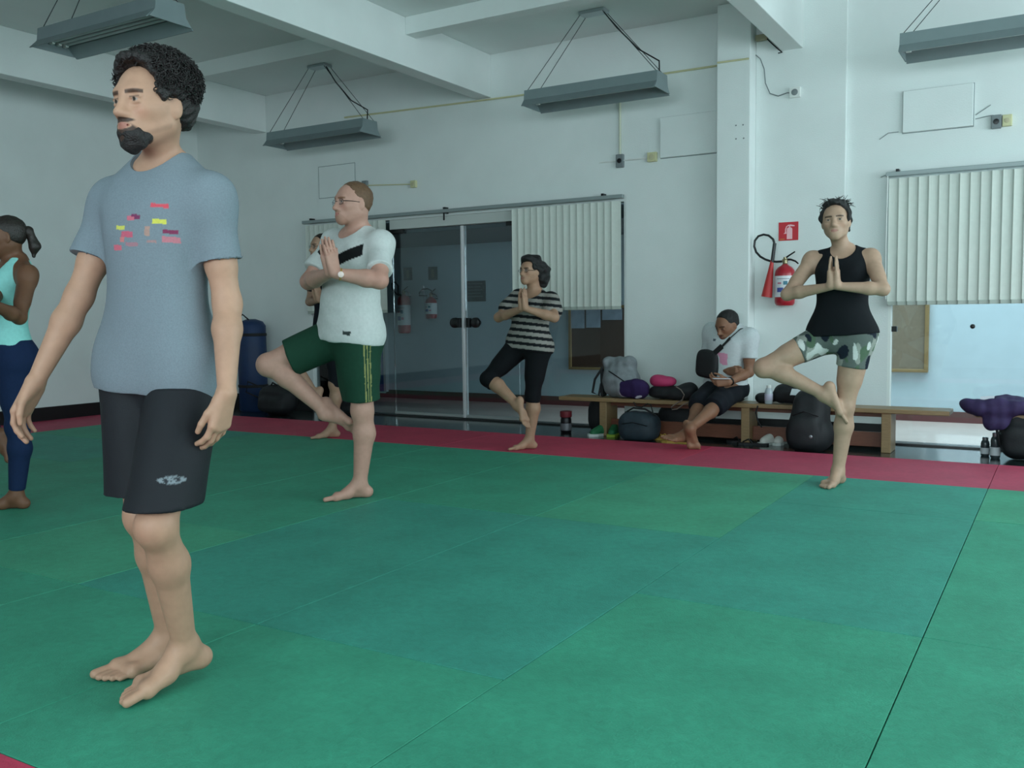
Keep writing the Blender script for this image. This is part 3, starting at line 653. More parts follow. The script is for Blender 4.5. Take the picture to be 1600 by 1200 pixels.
def hand_prims(wr, d, n, t, s, curl=(.2, .3, .2), spread=.06, tcurl=.3, tout=.7):
    """wrist, direction to the fingers, palm normal, thumb side, hand length: four fingers of different length, thumb off the side of the palm"""
    d, n, t = nz(d), nz(n), nz(t); P = []
    lat = (.155, .052, -.052, -.15); kn = (.50, .53, .505, .46); ln = (.40, .45, .42, .33); rr = (.050, .052, .049, .043)
    for i in range(4):
        K = wr+d*kn[i]*s+t*lat[i]*s
        P.append((RC(wr+t*lat[i]*.55*s+d*.04*s, K, .074*s, .064*s), .02))
    P.append((RC(wr+d*.15*s+t*.10*s+n*.03*s, wr+d*.36*s+t*.14*s+n*.03*s, .085*s, .05*s), .012)); P.append((RC(wr+d*.12*s-t*.10*s+n*.03*s, wr+d*.32*s-t*.13*s+n*.02*s, .07*s, .05*s), .012))
    for i in range(4):
        K = wr+d*kn[i]*s+t*lat[i]*s; dd = nz(d+t*lat[i]*spread*6); p = K; a = 0
        for j, fr in enumerate((.44, .31, .25)):
            a += curl[j]; v = nz(dd*math.cos(a)+n*math.sin(a)); q = p+v*ln[i]*fr*s
            r0 = rr[i]*s*(1, .92, .84)[j]; P.append((RC(p, q, r0, r0*.9), .0035)); p = q
    p = wr+d*.14*s+t*.12*s+n*.02*s; ang = tout
    for j, (l, r) in enumerate(((.23, .062), (.17, .054), (.13, .046))):
        v = nz(d*math.cos(ang)+t*math.sin(ang)+n*(.25+tcurl*.3*j)); q = p+v*l*s; P.append((RC(p, q, r*s, r*s*.88), .010 if j == 0 else .004)); p = q; ang -= .22+tcurl*.25
    return P
def foot_prims(A, f, u, H, side, flex=0):
    """ankle, toe direction, up, person height, side: +1 when the big toe lies towards cross(f, u)"""
    f = nz(f); u = orth(f, u); l = np.cross(f, u)*side; P = []; h = .039*H
    sole = A-u*h
    heel = sole-f*.026*H+u*.018*H
    P.append((RC(A, heel, .021*H, .0185*H), .02)); P.append((RC(A+u*.01*H, sole+f*.045*H+u*.020*H+l*.004*H, .0215*H, .0165*H), .025))
    P.append((RC(heel+f*.01*H, sole+f*.07*H+u*.011*H-l*.018*H, .0165*H, .0105*H), .02))
    bl = sole+f*.082*H+u*.0115*H+l*.016*H; P.append((RC(sole+f*.04*H+u*.018*H+l*.006*H, bl, .0165*H, .0120*H), .02))
    P.append((RC(bl, sole+f*.072*H+u*.0095*H-l*.020*H, .0115*H, .0095*H), .02))
    tl = ((.019, .100, .118, .0085), (.006, .098, .117, .0062), (-.004, .094, .111, .0058), (-.0135, .088, .103, .0055), (-.022, .080, .094, .0052))
    for la, b0, b1, r in tl:
        uu = u*math.cos(flex)*1; p0 = sole+f*(b0-.014)*H+l*la*H*.96+u*(r+.003)*H; p1 = sole+f*b1*H+l*(la*1.02)*H+u*(r*.95)*H
        P.append((RC(p0, p1, r*H, r*H*.93), .004))
    return P
def head_parts(c, f, u, hh, male=True):
    """add-prims, sub-prims, mapping to head-local coordinates (chin 0, crown 1)"""
    f = nz(f); u = orth(f, u); l = np.cross(u, f)          # l: the person's own left
    A = np.array([l, f, u]); chin = c-u*.5*hh
    L = lambda x, y, z: chin+(l*x+f*y+u*z)*hh
    ad = [(EL(L(0, -.07, .645), V(.325, .415, .355)*hh, A), .0), (EL(L(0, .13, .42), V(.262, .265, .37)*hh, A), .05), (EL(L(0, -.04, .42), V(.26, .30, .27)*hh, A), .04)]
    jw = .205 if male else .18
    for sg in (1, -1):
        ad += [(RC(L(sg*jw, -.02, .27), L(sg*.06, .285, .085), .085*hh, .072*hh), .03), (RC(L(sg*.17, .25, .41), L(sg*.21, .12, .43), .078*hh, .07*hh), .025)]
    ad += [(EL(L(0, .315, .075), V(.095, .085, .078)*hh, A), .02), (RC(L(-.15, .335, .585), L(.15, .335, .585), (.052 if male else .042)*hh), .025), (EL(L(0, .33, .215), V(.125, .105, .12)*hh, A), .03)]
    sb = [(EL(L(sg*.145, .435, .505), V(.085, .10, .062)*hh, A), .022) for sg in (1, -1)]
    ad2 = []
    for sg in (1, -1):
        E_ = L(sg*.145, .318, .50); ad2 += [(EL(E_, V(.058, .056, .052)*hh, A), .004), (RC(L(sg*.20, .355, .528), L(sg*.095, .372, .53), .017*hh), .006), (RC(L(sg*.195, .352, .472), L(sg*.10, .365, .466), .013*hh), .008)]
        ad2 += [(EL(L(sg*.058, .405, .335), V(.042, .058, .036)*hh, A), .010)]
        e0 = L(sg*.325, -.045, .46); ey = nz(f*1.0-u*.12-l*sg*.45); ex_ = orth(ey, l*sg); ea = np.array([ex_, ey, np.cross(ex_, ey)]); ad2 += [(EL(e0+ex_*.012*hh, V(.034, .082, .135)*hh, ea), .006)]
    ad2 += [(RC(L(0, .365, .55), L(0, .475, .365), .036*hh, .046*hh), .018), (EL(L(0, .478, .352), V(.050, .045, .040)*hh, A), .008)]
    ad2 += [(RC(L(-.085, .365, .228), L(0, .415, .240), .020*hh, .028*hh), .006), (RC(L(.085, .365, .228), L(0, .415, .240), .020*hh, .028*hh), .006), (RC(L(-.055, .378, .188), L(.055, .378, .188), .030*hh), .010)]
    sb2 = [(RC(L(-.085, .415, .214), L(.085, .415, .214), .009*hh), .004)]+[(EL(L(sg*.385, .0, .48), V(.022, .040, .075)*hh, A), .006) for sg in (1, -1)]
    def loc(W): q = (W-chin)/hh; return q@l, q@f, q@u
    return dict(add=ad, sub=sb, add2=ad2, sub2=sb2, loc=loc, L=L, A=A, l=l, f=f, u=u, hh=hh, chin=chin)
def head_colour(W, hp, col, skin, brow, lip, beard=None, beard_amt=.8, eye=(.02, .015, .01)):
    x, y, z = hp['loc'](W); ax = np.abs(x); m = (y > .25)
    def mix(mask, c, a=1.0): a = (mask*a)[:, None]; col[:] = col*(1-a)+np.array(c)*a
    ss = lambda v, a, b: np.clip((v-a)/(b-a), 0, 1)
    r = np.sqrt(((x)/.085)**2+((z-.212)/.038)**2); mix(np.clip((1.1-r)*5, 0, 1)*(y > .36), np.array(lip)*.8, .7)
    d = np.abs(z-(.592-.35*(ax-.14)**2*8*.3)); mix(np.clip((.026-d)*90, 0, 1)*(ax > .05)*(ax < .235)*(y > .2), brow, .85)
    ex = np.sqrt(((ax-.145)/.048)**2+((z-.50)/.022)**2); mix(np.clip((1-ex)*5, 0, 1)*(y > .3), (.30, .27, .25), .8)
    ei = np.sqrt(((ax-.145)/.024)**2+((z-.502)/.028)**2); mix(np.clip((1-ei)*5, 0, 1)*(y > .3), eye, 1)
    lid = np.abs(z-.530); mix(np.clip((.012-lid)*140, 0, 1)*(ax > .085)*(ax < .21)*m, np.array(brow)*.8+.01, .6)
    ck = np.sqrt(((ax-.19)/.10)**2+((z-.36)/.10)**2); mix(np.clip(1-ck, 0, 1)*(y > .1), np.array(skin)*np.array((1.15, .82, .80)), .35)
    if beard is not None:
        ml = np.clip(((x/.105)**2+((z-.212)/.036)**2-1)*3, 0, 1)
        chin = np.clip((1-np.sqrt((x/.19)**2+((z-.10)/.17)**2))*8, 0, 1)*(y > .16)
        must = np.clip((1-np.sqrt((x/.15)**2+((z-.272)/.032)**2))*5, 0, 1)*(y > .3)
        jaw = np.clip((.045-np.abs(z-(.12+.42*np.clip(.30-y, 0, .4))))*30, 0, 1)*(y > .0)*(y < .32)*.22
        mix(np.maximum(np.maximum(chin, must), jaw)*ml, beard, beard_amt)
skin_m = mat('skin', (.5, .3, .2), .52, attr=True, noise=.05, nscale=40, bump=.06, bscale=350, spec=.35)
cloth_m = mat('woven cloth', (.5, .5, .5), .85, attr=True, noise=.05, nscale=60, bump=.18, bscale=420, spec=.2)
hair_m = mat('dark hair', rgb(26, 22, 22), .5, noise=.3, nscale=90, bump=.5, bscale=180, spec=.4)
STM = [(-.20, .045, .040, .045), (-.10, .086, .056, .066), (.04, .096, .061, .072), (.20, .086, .058, .058), (.36, .080, .058, .052), (.52, .086, .064, .056), (.68, .097, .069, .061), (.82, .104, .066, .062), (.92, .092, .052, .056), (1.0, .062, .040, .045), (1.07, .034, .030, .034)]
STF = [(-.20, .045, .040, .045), (-.10, .092, .056, .070), (.04, .101, .062, .076), (.20, .086, .060, .058), (.36, .070, .054, .048), (.52, .075, .060, .052), (.68, .084, .064, .056), (.82, .090, .058, .056), (.92, .080, .046, .050), (1.0, .052, .036, .040), (1.07, .028, .026, .028)]
class Body:
    """one figure: joints in world space; builds torso, limbs, hands, feet and head as one surface, clothes follow the same shapes"""
    def __init__(s, H, pel, neck, pf, cf, head, hf, hu, arms, legs, male=True, g=1.0, skin=(.5, .3, .2), bust=0):
        s.H, s.g, s.male, s.skin = H, g, male, tuple(q*.80 for q in skin)
        s.ng = 1.0
        s.pel, s.neck = pel, neck; ax = nz(neck-pel); s.ax = ax
        s.pf, s.cf = orth(ax, pf), orth(ax, cf); st = STM if male else STF; s.st = []
        for t, w_, df, db in st:
            k = min(max(t, 0), 1); f = nz(s.pf*(1-k)+s.cf*k); l = np.cross(ax, f)
            s.st.append((pel+(neck-pel)*t+f*H*(.010*math.sin(k*3.0)), l, f, w_*H*g, df*H*g*(1.0+.0), db*H*g))
        s.cl = np.cross(ax, s.cf); s.pl = np.cross(ax, s.pf)
        s.arms, s.legs = arms, legs
        s.head = head_parts(head, hf, hu, .132*H, male)
        s.hc = head; s.T = LOFT(s.st, k=.03*H)
        s.bust = [EL(neck-ax*.085*H+s.cf*.052*H+s.cl*sg*.045*H, V(.040, .036, .040)*H*bust, k=.02*H) for sg in (1, -1)] if bust else []
    def limb_arm(s, a, grow=0, part='all'):
        H, g = s.H, s.g*(1 if s.male else .88); S, E, W = a['s'], a['e'], a['w']; P = []
        if part in ('all', 'upper'):
            P += [RC(s.neck-s.ax*.035*H+(S-s.neck)*.35, S, .036*H*g, .031*H*g, .03*H), EL(S+(E-S)*.12, V(.034, .034, .045)*H*g, k=.02*H), RC(S, E, .0295*H*g, .0235*H*g, .015*H), RC(S+(E-S)*.35+nz(np.cross(E-S, W-E)+1e-6)*0, S+(E-S)*.65, .0275*H*g, .0265*H*g, .01*H)]
        if part == 'all': P += [RC(E, E+(W-E)*.3, .0235*H*g, .0245*H*g, .012*H), RC(E+(W-E)*.3, W, .0245*H*g, .0150*H*g, .01*H)]
        return [p.grow(grow) for p in P] if grow else P
    def limb_leg(s, q, grow=0, part='all'):
        H, g = s.H, s.g; hp, K, A = q['h'], q['k'], q['a']; P = []; back = q['back']
        if part in ('all', 'thigh'):
            P += [RC(hp, K, .0500*H*g, .0315*H*g, .03*H), RC(hp+(K-hp)*.12+back*.006*H, hp+(K-hp)*.6, .050*H*g, .040*H*g, .02*H)]
        if part == 'all':
            P += [EL(K-back*.006*H, V(.031, .031, .034)*H*g, k=.012*H), RC(K, K+(A-K)*.3+back*.008*H, .0285*H*g, .0325*H*g, .015*H), RC(K+(A-K)*.3+back*.008*H, A, .0315*H*g, .0195*H*g, .015*H)]
        return [p.grow(grow) for p in P] if grow else P
    def neck_prims(s):
        H, g = s.H, s.g*(1 if s.male else .86); b = s.head['L'](0, -.10, .28); return [RC(s.neck-s.ax*.02*H, b, .035*H*g*s.ng, .032*H*g*s.ng, .015*H)]+[RC(s.neck-s.ax*.005*H-s.cf*.006*H, s.neck+(a['s']-s.neck)*.62-s.ax*.004*H, .030*H*g, .024*H*g, .025*H) for a in s.arms]
    def build(s, h, label, group=None, fine=(), hair=hair_m, colf=None, smooth=1, floor=True, seat=False):
        H = s.H; P = [s.T]+s.neck_prims()+s.bust
        for a in s.arms: P += s.limb_arm(a)
        for q in s.legs:
            P += s.limb_leg(q); P.append(EL(q['h']-s.pf*.018*H+s.ax*.01*H, V(.055, .050, .055)*H*s.g, k=.03*H))
        HP = []; FP = []
        for a in s.arms: HP.append(hand_prims(a['w'], a['hd'], a['hn'], a['ht'], .108*H*(1 if s.male else .95), **a.get('kw', {})))
        for q in s.legs: FP.append(foot_prims(q['a'], q['f'], q['u'], H, q['side']))
        allp = P+[p for hq in HP for p, k in hq]+[p for fq in FP for p, k in fq]+[p for p, k in s.head['add']]+[p for p, k in s.head['add2']]
        lo = np.min([p.box()[0] for p in allp], 0)-3*h; hi = np.max([p.box()[1] for p in allp], 0)+3*h
        fx = [[], [], []]
        def fspan(ps, hf):
            a = np.min([p.box()[0] for p in ps], 0)-.01; b = np.max([p.box()[1] for p in ps], 0)+.01
            for i in range(3): fx[i].append((a[i], b[i], hf))
        if fine:
            if fine[0]: fspan([p for p, k in s.head['add']+s.head['add2']], fine[0])
            if fine[1]:
                for hq in HP: fspan([p for p, k in hq], fine[1])
        F = Field(lo, hi, h, fx); F.h = h
        for p in P: F.add(p)
        # crease between the legs stays: legs were blended into the pelvis only
        hd = s.head
        HF = Field(np.min([p.box()[0] for p, k in hd['add']+hd['add2']], 0)-.02, np.max([p.box()[1] for p, k in hd['add']+hd['add2']], 0)+.02, .01) if 0 else None
        for p, k in hd['add']: F.add(p, max(k, .012))
        for p, k in hd['sub']: F.sub(p, k)
        for p, k in hd['add2']: F.add(p, k)
        for p, k in hd['sub2']: F.sub(p, k)
        for hq in HP:
            for p, k in hq: F.add(p, k)
        for fq in FP:
            for p, k in fq: F.add(p, k)
        if floor: F.cut((0, 0, .0005), (0, 0, -1))
        W, Fc = F.mesh(smooth)
        col = np.tile(np.array(s.skin, float), (len(W), 1)); col *= (1+.06*wav(W, 25, 3))[:, None]
        if colf: colf(W, col, s)
        base = V(s.legs[0]['a'][0], s.legs[0]['a'][1], 0) if floor and not seat else V(s.pel[0], s.pel[1], 0)
        s.base = base
        me = np_mesh('person', W, Fc, skin_m, base, col); o = bpy.data.objects.new('person', me); COL.objects.link(o); o.location = tuple(base)
        tag(o, label, 'person', group); s.o = o
        return o
    def cloth(s, name, prims, h, colour, subs=(), cuts=(), fold=.003, ffreq=22, seed=5, colf=None, label=None, stretchz=.5, smooth=2, m=None, fine=((), (), ())):
        cf = (lambda W: (lambda c: (colf(W, c) or c) if colf else c)(np.tile(np.array(colour, float), (len(W), 1))))
        o = soft(name, prims, h, m or cloth_m, s.o, fold, ffreq, seed, cuts, subs, smooth, cf, None, fine, stretchz)
        if label: o['label'] = label
        return o
    def torso(s, grow, t0=None, t1=None, k=None, extra=None):
        st = []
        ts = [q[0] for q in (STM if s.male else STF)]
        for t, q in zip(ts, s.st):
            e = extra(t) if extra else 0; st.append((q[0], q[1], q[2], q[3]+grow+e, q[4]+grow+e, q[5]+grow+e))
        return LOFT(st, s.T.k if k is None else k, 2.3)
    def at_t(s, t): return s.pel+(s.neck-s.pel)*t
def hair_shell(B, name, m, grow, hairline, extra=(), subs=(), h=.004, noise=.004, nf=90, seed=3, label=None, back=0, ear=True):
    """scalp shell over the cranium, open at the face; hairline = height of the front edge in head units"""
    hd = B.head; hh = hd['hh']; L = hd['L']; A = hd['A']
    P = [EL(L(0, -.085, .655), (V(.325, .415, .355)+grow)*hh, A, k=.01), EL(L(0, -.16, .46), V(.262+grow, .245+grow, .22+back)*hh, A, k=.03)]+list(extra)
    S = [EL(L(0, .52, hairline-.40), V(.40, .42, .42)*hh, A, k=.01, n=3)]
    if ear:
        for sg in (1, -1): S.append(EL(L(sg*.36, .03, .36), V(.14, .12, .19)*hh, A, k=.01))
    o = soft(name, P, h, m, B.o, noise, nf, seed, (), S+list(subs), 1, None, None)
    if label: o['label'] = label
    return o
lensm = bpy.data.materials.new('clear lens'); lensm.use_nodes = True
_n = lensm.node_tree.nodes; _n.remove(_n['Principled BSDF']); _t1 = _n.new('ShaderNodeBsdfTransparent'); _t1.inputs[0].default_value = (.96, .97, .98, 1); _g1 = _n.new('ShaderNodeBsdfGlossy'); _g1.inputs['Roughness'].default_value = .05
_m1 = _n.new('ShaderNodeMixShader'); _m1.inputs[0].default_value = .05; lensm.node_tree.links.new(_t1.outputs[0], _m1.inputs[1]); lensm.node_tree.links.new(_g1.outputs[0], _m1.inputs[2]); lensm.node_tree.links.new(_m1.outputs[0], _n['Material Output'].inputs[0])
def glasses(B, m, label=None):
    hd = B.head; L = hd['L']; hh = hd['hh']; mb = MB()
    for sg in (1, -1):
        pts = [tuple(L(sg*.155+.105*math.cos(a), .415-.03*abs(math.cos(a)), .495+.062*math.sin(a))) for a in np.linspace(0, 2*math.pi, 21)]
        mb.tube(pts, .0012, 6, caps=False); mb.tube([tuple(L(sg*.26, .39, .51)), tuple(L(sg*.33, .2, .51)), tuple(L(sg*.345, -.02, .50)), tuple(L(sg*.34, -.08, .45))], .0018, 6)
    mb.tube([tuple(L(-.05, .43, .505)), tuple(L(0, .45, .515)), tuple(L(.05, .43, .505))], .0018, 6)
    o = kid(mb.build('eyeglasses', m), B.o)
    lm = MB()
    for sg in (1, -1): lm.prism([(sg*.155+.10*math.cos(a), .495+.058*math.sin(a)) for a in np.linspace(0, 2*math.pi, 16, endpoint=False)], lambda p: tuple(L(p[0], .408, p[1])), lambda p: tuple(L(p[0], .414, p[1])))
    k_ = lm.build('lens', lensm); k_.parent = o; k_.location = (0, 0, 0)
    return o
def proj(W):
    """photo coordinates of world points (for checking proportions only)"""
    v = np.atleast_2d(W)-CAM; d = v@F_; return np.stack([800+FPX*(v@R_)/d, 600-FPX*(v@U_)/d], 1)
def mk_leg(hip, knee, ankle, f, u=None, side=1, back=None):
    if back is None:
        b = np.cross(knee-hip, ankle-knee); m = (hip+ankle)/2-knee; back = orth(ankle-knee, m) if np.linalg.norm(np.cross(nz(knee-hip), nz(ankle-knee))) > .15 else orth(ankle-knee, -np.asarray(f))
    return dict(h=hip, k=knee, a=ankle, f=nz(f), u=(knee-ankle) if u is None else u, side=side, back=back)
UP = V(0, 0, 1)
def yawv(deg): a = math.radians(deg); return V(math.sin(a), -math.cos(a), 0)      # 0 = facing the hall (towards -Y), positive turns to +X
SK_PALE = rgb(208, 160, 142); SK_TAN = rgb(172, 124, 96); SK_DARK = rgb(112, 76, 56); SK_MID = rgb(196, 152, 122)
def noface(*a): pass
# ---------------------------------------------------------------- bags, shoes and bottles along the benches
nyl_b = mat('black backpack nylon', rgb(20, 22, 26), .65, noise=.12, nscale=40, bump=.25, bscale=260)
nyl_n = mat('navy backpack nylon', rgb(38, 52, 62), .65, noise=.15, nscale=30, bump=.25, bscale=260)
nyl_g = mat('silver grey backpack cloth', rgb(128, 134, 138), .6, noise=.22, nscale=16, bump=.25, bscale=200)
purp = mat('purple cloth', rgb(50, 36, 78), .8, noise=.15, nscale=20, bump=.2, bscale=240)
web = mat('black strap webbing', rgb(18, 19, 22), .7, bump=.2, bscale=400)
I3 = np.eye(3)
def rect(x0, y0, x1, y1, Y):
    a = atY(x0, y1, Y); b = atY(x1, y0, Y); c = (a+b)/2; return c, abs(b[0]-a[0])/2, (b[2]-a[2])/2
def frect(x0, y0, x1, y1, Z=-.03):
    """the same for a thing standing on the floor: its foot is at y1"""
    p = atZ((x0+x1)/2, y1, Z); return rect(x0, y0, x1, y1, p[1])+(p[1],)
def strap(pts, parent, name='strap', r=.009, m=None):
    return kid(MB().tube([tuple(p) for p in pts], r, 8).build(name, m or web, smooth=True), parent)
def soft_top(name, prims, m, label, cat, h=.006, fold=.005, ff=26, seed=2, cuts=(), subs=(), colf=None, foot=-.03):
    o = soft(name, prims, h, m, None, fold, ff, seed, list(cuts)+[((0, 0, foot), (0, 0, -1))], subs, 1, colf); return tag(o, label, cat)
BT = .312
# silver grey backpack on the bench
c, hx, hz = rect(940, 556, 1000, 622, 7.60)
o = soft_top('backpack', [EL((c[0], 7.61, BT+.17), (hx*.85, .10, .17), n=3, k=.03), RC((c[0]-hx*.60, 7.60, BT+hz*1.62), (c[0]+hx*.45, 7.60, BT+hz*1.48), .052, .055, k=.05), EL((c[0]+hx*.2, 7.53, BT+.13), (hx*.7, .06, .10), n=3, k=.04)], nyl_g, 'silver grey backpack slumped on the bench against the wall', 'backpack', fold=.022, ff=26, foot=BT)
strap([(c[0]-hx*.8, 7.55, BT+.27), (c[0]-hx*1.15, 7.52, BT+.16), (c[0]-hx*1.28, 7.52, BT+.04), (c[0]-hx*.95, 7.52, BT+.015), (c[0]-hx*.9, 7.55, BT+.12)], o, r=.011)
kid(MB().box(c[0]-hx*.98, c[0]-hx*.80, 7.55, 7.65, BT, BT+.25, bev=.02).build('side_panel', nyl_b), o)
kid(MB().tube([(c[0]-hx*.35, 7.49, BT+.24), (c[0]+hx*.1, 7.465, BT+.20), (c[0]+hx*.6, 7.47, BT+.14)], .005, 6).build('zip', dark_metal), o)
# purple cloth with white print
c, hx, hz = rect(964, 597, 1013, 626, 7.52)
def pcol(W): c_ = np.tile(np.array(rgb(52, 36, 78)), (len(W), 1)); a = wav(W, 34, 8); c_[a > .55] = rgb(206, 200, 214); return c_
o = soft_top('folded_jacket', [EL((c[0], 7.53, BT+hz*.95), (hx, .085, hz*1.0), k=.03, n=2.6), EL((c[0]+hx*.45, 7.50, BT+hz*1.35), (hx*.5, .06, hz*.65), k=.03)], cloth_m, 'purple jacket with white print bunched in front of the silver backpack', 'jacket', fold=.012, ff=32, colf=pcol, foot=BT)
# black bag with the pink pouch on it
c, hx, hz = rect(1014, 604, 1090, 628, 7.58)
o = soft_top('duffel_bag', [EL((c[0]-.03, 7.60, BT+.055), (hx*.85, .10, .062), n=3, k=.03), EL((c[0]+hx*.62, 7.60, BT+.085), (hx*.35, .08, .07), k=.04)], nyl_b, 'flat black bag lying on the bench beside the seated man', 'bag', fold=.008, foot=BT)
strap([tuple(atY(x, y, 7.46)) for x, y in ((1056, 604), (1064, 609), (1069, 617), (1066, 625), (1056, 631), (1049, 636), (1050, 640), (1058, 639), (1068, 632), (1078, 628))], o, r=.005, m=mat('tan strap', rgb(126, 112, 104), .7))
strap([tuple(atY(x, y, 7.46)) for x, y in ((990, 628), (994, 635), (1003, 636), (1012, 631), (1017, 633), (1020, 644), (1021, 651))], o, r=.005)
c, hx, hz = rect(1016, 592, 1056, 611, 7.57)
soft_top('pink_pouch', [EL((c[0], 7.58, BT+.118+.035), (hx, .07, .045), k=.02, n=2.4), EL((c[0]-hx*.35, 7.56, BT+.118+.055), (hx*.5, .05, .035), k=.03)], mat('hot pink cloth', rgb(184, 50, 98), .7, noise=.1, bump=.2, bscale=220), 'hot pink pouch lying on top of the flat black bag', 'pouch', fold=.006, foot=BT+.112)
# under and in front of the bench, left part
c, hx, hz, Yf = frect(962, 646, 1023, 689)
o = soft_top('backpack', [EL((c[0], Yf+.09, -.03+hz*.9), (hx, .11, hz*1.0), n=3, k=.03), EL((c[0]+hx*.1, Yf+.03, -.03+hz*.62), (hx*.75, .07, hz*.6), n=3, k=.02)], nyl_n, 'dark blue grey backpack on the floor in front of the left bench end', 'backpack', fold=.008)
strap([(c[0]-hx*.6, Yf+.08, hz*1.65), (c[0]-hx*.2, Yf+.05, hz*1.95), (c[0]+hx*.4, Yf+.05, hz*1.9), (c[0]+hx*.9, Yf+.07, hz*1.5)], o, r=.008)
kid(MB().tube([(c[0]-hx*.6, Yf-.035, hz*.9), (c[0], Yf-.05, hz*1.05), (c[0]+hx*.7, Yf-.035, hz*.85)], .004, 6).build('zip', dark_metal), o)
c, hx, hz = rect(921, 624, 941, 664, 7.85); soft_top('bag', [EL((c[0], 7.86, .11), (hx*1.05, .06, .15), n=3, k=.02)], nyl_b, 'narrow black bag standing behind the left bench leg', 'bag', fold=.006)
c, hx, hz = rect(1030, 632, 1082, 668, 7.85); soft_top('bag', [EL((c[0], 7.84, .10), (hx, .07, .14), n=3, k=.02)], nyl_b, 'black bag standing on the floor behind the bench rail beside the seated man', 'bag', fold=.006)
def bottle(x0, y0, x1, y1, label, body_m, cap_m, band=None, Zf=-.03, name='bottle', capf=.18, neck=.6):
    p = atZ((x0+x1)/2, y1, Zf); a = atY(x0, y1, p[1]); b = atY(x1, y0, p[1]); r = abs(b[0]-a[0])/2; hh = b[2]-Zf; x, y = p[0], p[1]+r
    t = empty(name, (x, y, Zf), label, 'bottle')
    kid(MB().lathe((x, y, Zf), [(r*.85, 0), (r, .01), (r, hh*(1-capf)-.03), (r*.9, hh*(1-capf)-.012), (r*neck, hh*(1-capf))], 20).build('body', body_m, smooth=True), t)
    kid(MB().lathe((x, y, Zf+hh*(1-capf)), [(r*neck*1.1, -.004), (r*neck*1.15, .002), (r*neck*1.15, hh*capf-.004), (r*neck*.9, hh*capf)], 18).build('cap', cap_m, smooth=True), t)
    if band: kid(MB().lathe((x, y, Zf+hh*.12), [(r+.0008, 0), (r+.0015, .002), (r+.0015, hh*.32), (r+.0008, hh*.322)], 20).build('label_band', band, smooth=True), t)
    return t
red_cap = mat('dark red cap', rgb(112, 36, 44), .4); clear_pl = mat('smoky plastic', rgb(56, 66, 70), .2, spec=.7); metal_b = mat('brushed steel', rgb(150, 156, 160), .3, .8)
bottle(873, 643, 888, 677, 'black thermos with a dark red lid standing on the floor left of the bench', mat('black steel', rgb(26, 24, 28), .3, .4), red_cap, mat('silver stripe', rgb(130, 130, 136), .4, .6), capf=.26, neck=.95)
def shoe(x0, y0, x1, y1, label, up_m, sole_m, rz, group=None, L=.27, name='sneaker', flip=1):
    p = atZ((x0+x1)/2, y1, -.03); c_, s_ = math.cos(rz), math.sin(rz); fx = V(c_, s_, 0); sx = V(-s_, c_, 0); o0 = V(p[0], p[1]+.13, -.03)
    q = lambda a, b, z: o0+fx*a*L+sx*b*L+UP*z
    A = np.array([fx, sx, UP]); m = .0
    o = soft('upper', [RC(q(-.30, 0, .035), q(.28, .02*flip, .030), .040, .034, .02), RC(q(-.36, 0, .055), q(-.30, 0, .085), .034, .030, .02), RC(q(-.12, 0, .075), q(.12, 0, .045), .030, .030, .03)], .0045, up_m, None, .001, 40, 3, [((0, 0, -.012), (0, 0, -1))], [EL(q(-.24, 0, .115), (.050, .026, .040), A, k=.008)])
    t = empty(name, tuple(o0), label, 'shoe', group); mw = o.location.copy(); o.parent = t; o.location = mw-Vector(tuple(o0))
    pts = [(-.50, 0), (-.46, .12), (-.3, .15), (0, .13), (.22, .19), (.40, .15), (.50, .02), (.44, -.12), (.22, -.17), (0, -.13), (-.3, -.14), (-.46, -.11)]
    kid(MB().prism(pts, lambda a: tuple(q(a[0], a[1], 0)), lambda a: tuple(q(a[0], a[1], .022))).build('sole', sole_m), t)
    mb = MB()
    for k_ in range(4): mb.tube([tuple(q(-.06+.07*k_, -.09, .076-.010*k_)), tuple(q(-.04+.07*k_, 0, .092-.012*k_)), tuple(q(-.06+.07*k_, .09, .076-.010*k_))], .003, 5)
    kid(mb.build('laces', sole_m), t); return t
gsh = mat('green shoe mesh', rgb(30, 104, 66), .6, noise=.2, nscale=50, bump=.3, bscale=200); wsole = mat('white sole rubber', rgb(206, 212, 208), .6); lime = mat('lime rubber', rgb(150, 176, 60), .6)
shoe(914, 664, 940, 683, 'green sneaker, left one of the pair in front of the left bench leg', gsh, wsole, math.radians(-112), 'green sneakers')
shoe(936, 664, 962, 683, 'green sneaker, right one of the pair touching the dark blue backpack', gsh, lime, math.radians(-80), 'green sneakers')
wsh = mat('white shoe leather', rgb(216, 214, 208), .55, noise=.06)
shoe(1184, 680, 1208, 697, 'off white sneaker, left one of the pair under the bench right of the seated man', wsh, wsole, math.radians(-120), 'white sneakers', L=.25)
shoe(1202, 679, 1224, 697, 'off white sneaker, right one of the pair touching the big black backpack', wsh, wsole, math.radians(-95), 'white sneakers', L=.25)
def flip(x, y, rz, label, sm, st_m, group):
    p = atZ(x, y, -.03); L = .26; c_, s_ = math.cos(rz), math.sin(rz); fx = V(c_, s_, 0); sx = V(-s_, c_, 0); o0 = V(p[0], p[1], -.03); q = lambda a, b, z: tuple(o0+fx*a*L+sx*b*L+UP*z)
    t = empty('flip_flop', tuple(o0), label, 'sandal', group)
    pts = [(-.50, 0), (-.45, .12), (-.3, .14), (0, .12), (.25, .18), (.42, .15), (.50, .02), (.44, -.12), (.22, -.17), (0, -.12), (-.3, -.13), (-.45, -.10)]
    kid(MB().prism(pts, lambda a: q(a[0], a[1], 0), lambda a: q(a[0], a[1], .018)).build('sole', sm), t)
    kid(MB().tube([q(-.02, -.14, .018), q(.12, -.10, .05), q(.30, 0, .022), q(.12, .10, .05), q(-.02, .14, .018)], .006, 6).build('thong_strap', st_m), t); return t
yel = mat('yellow ochre rubber', rgb(176, 140, 62), .6)
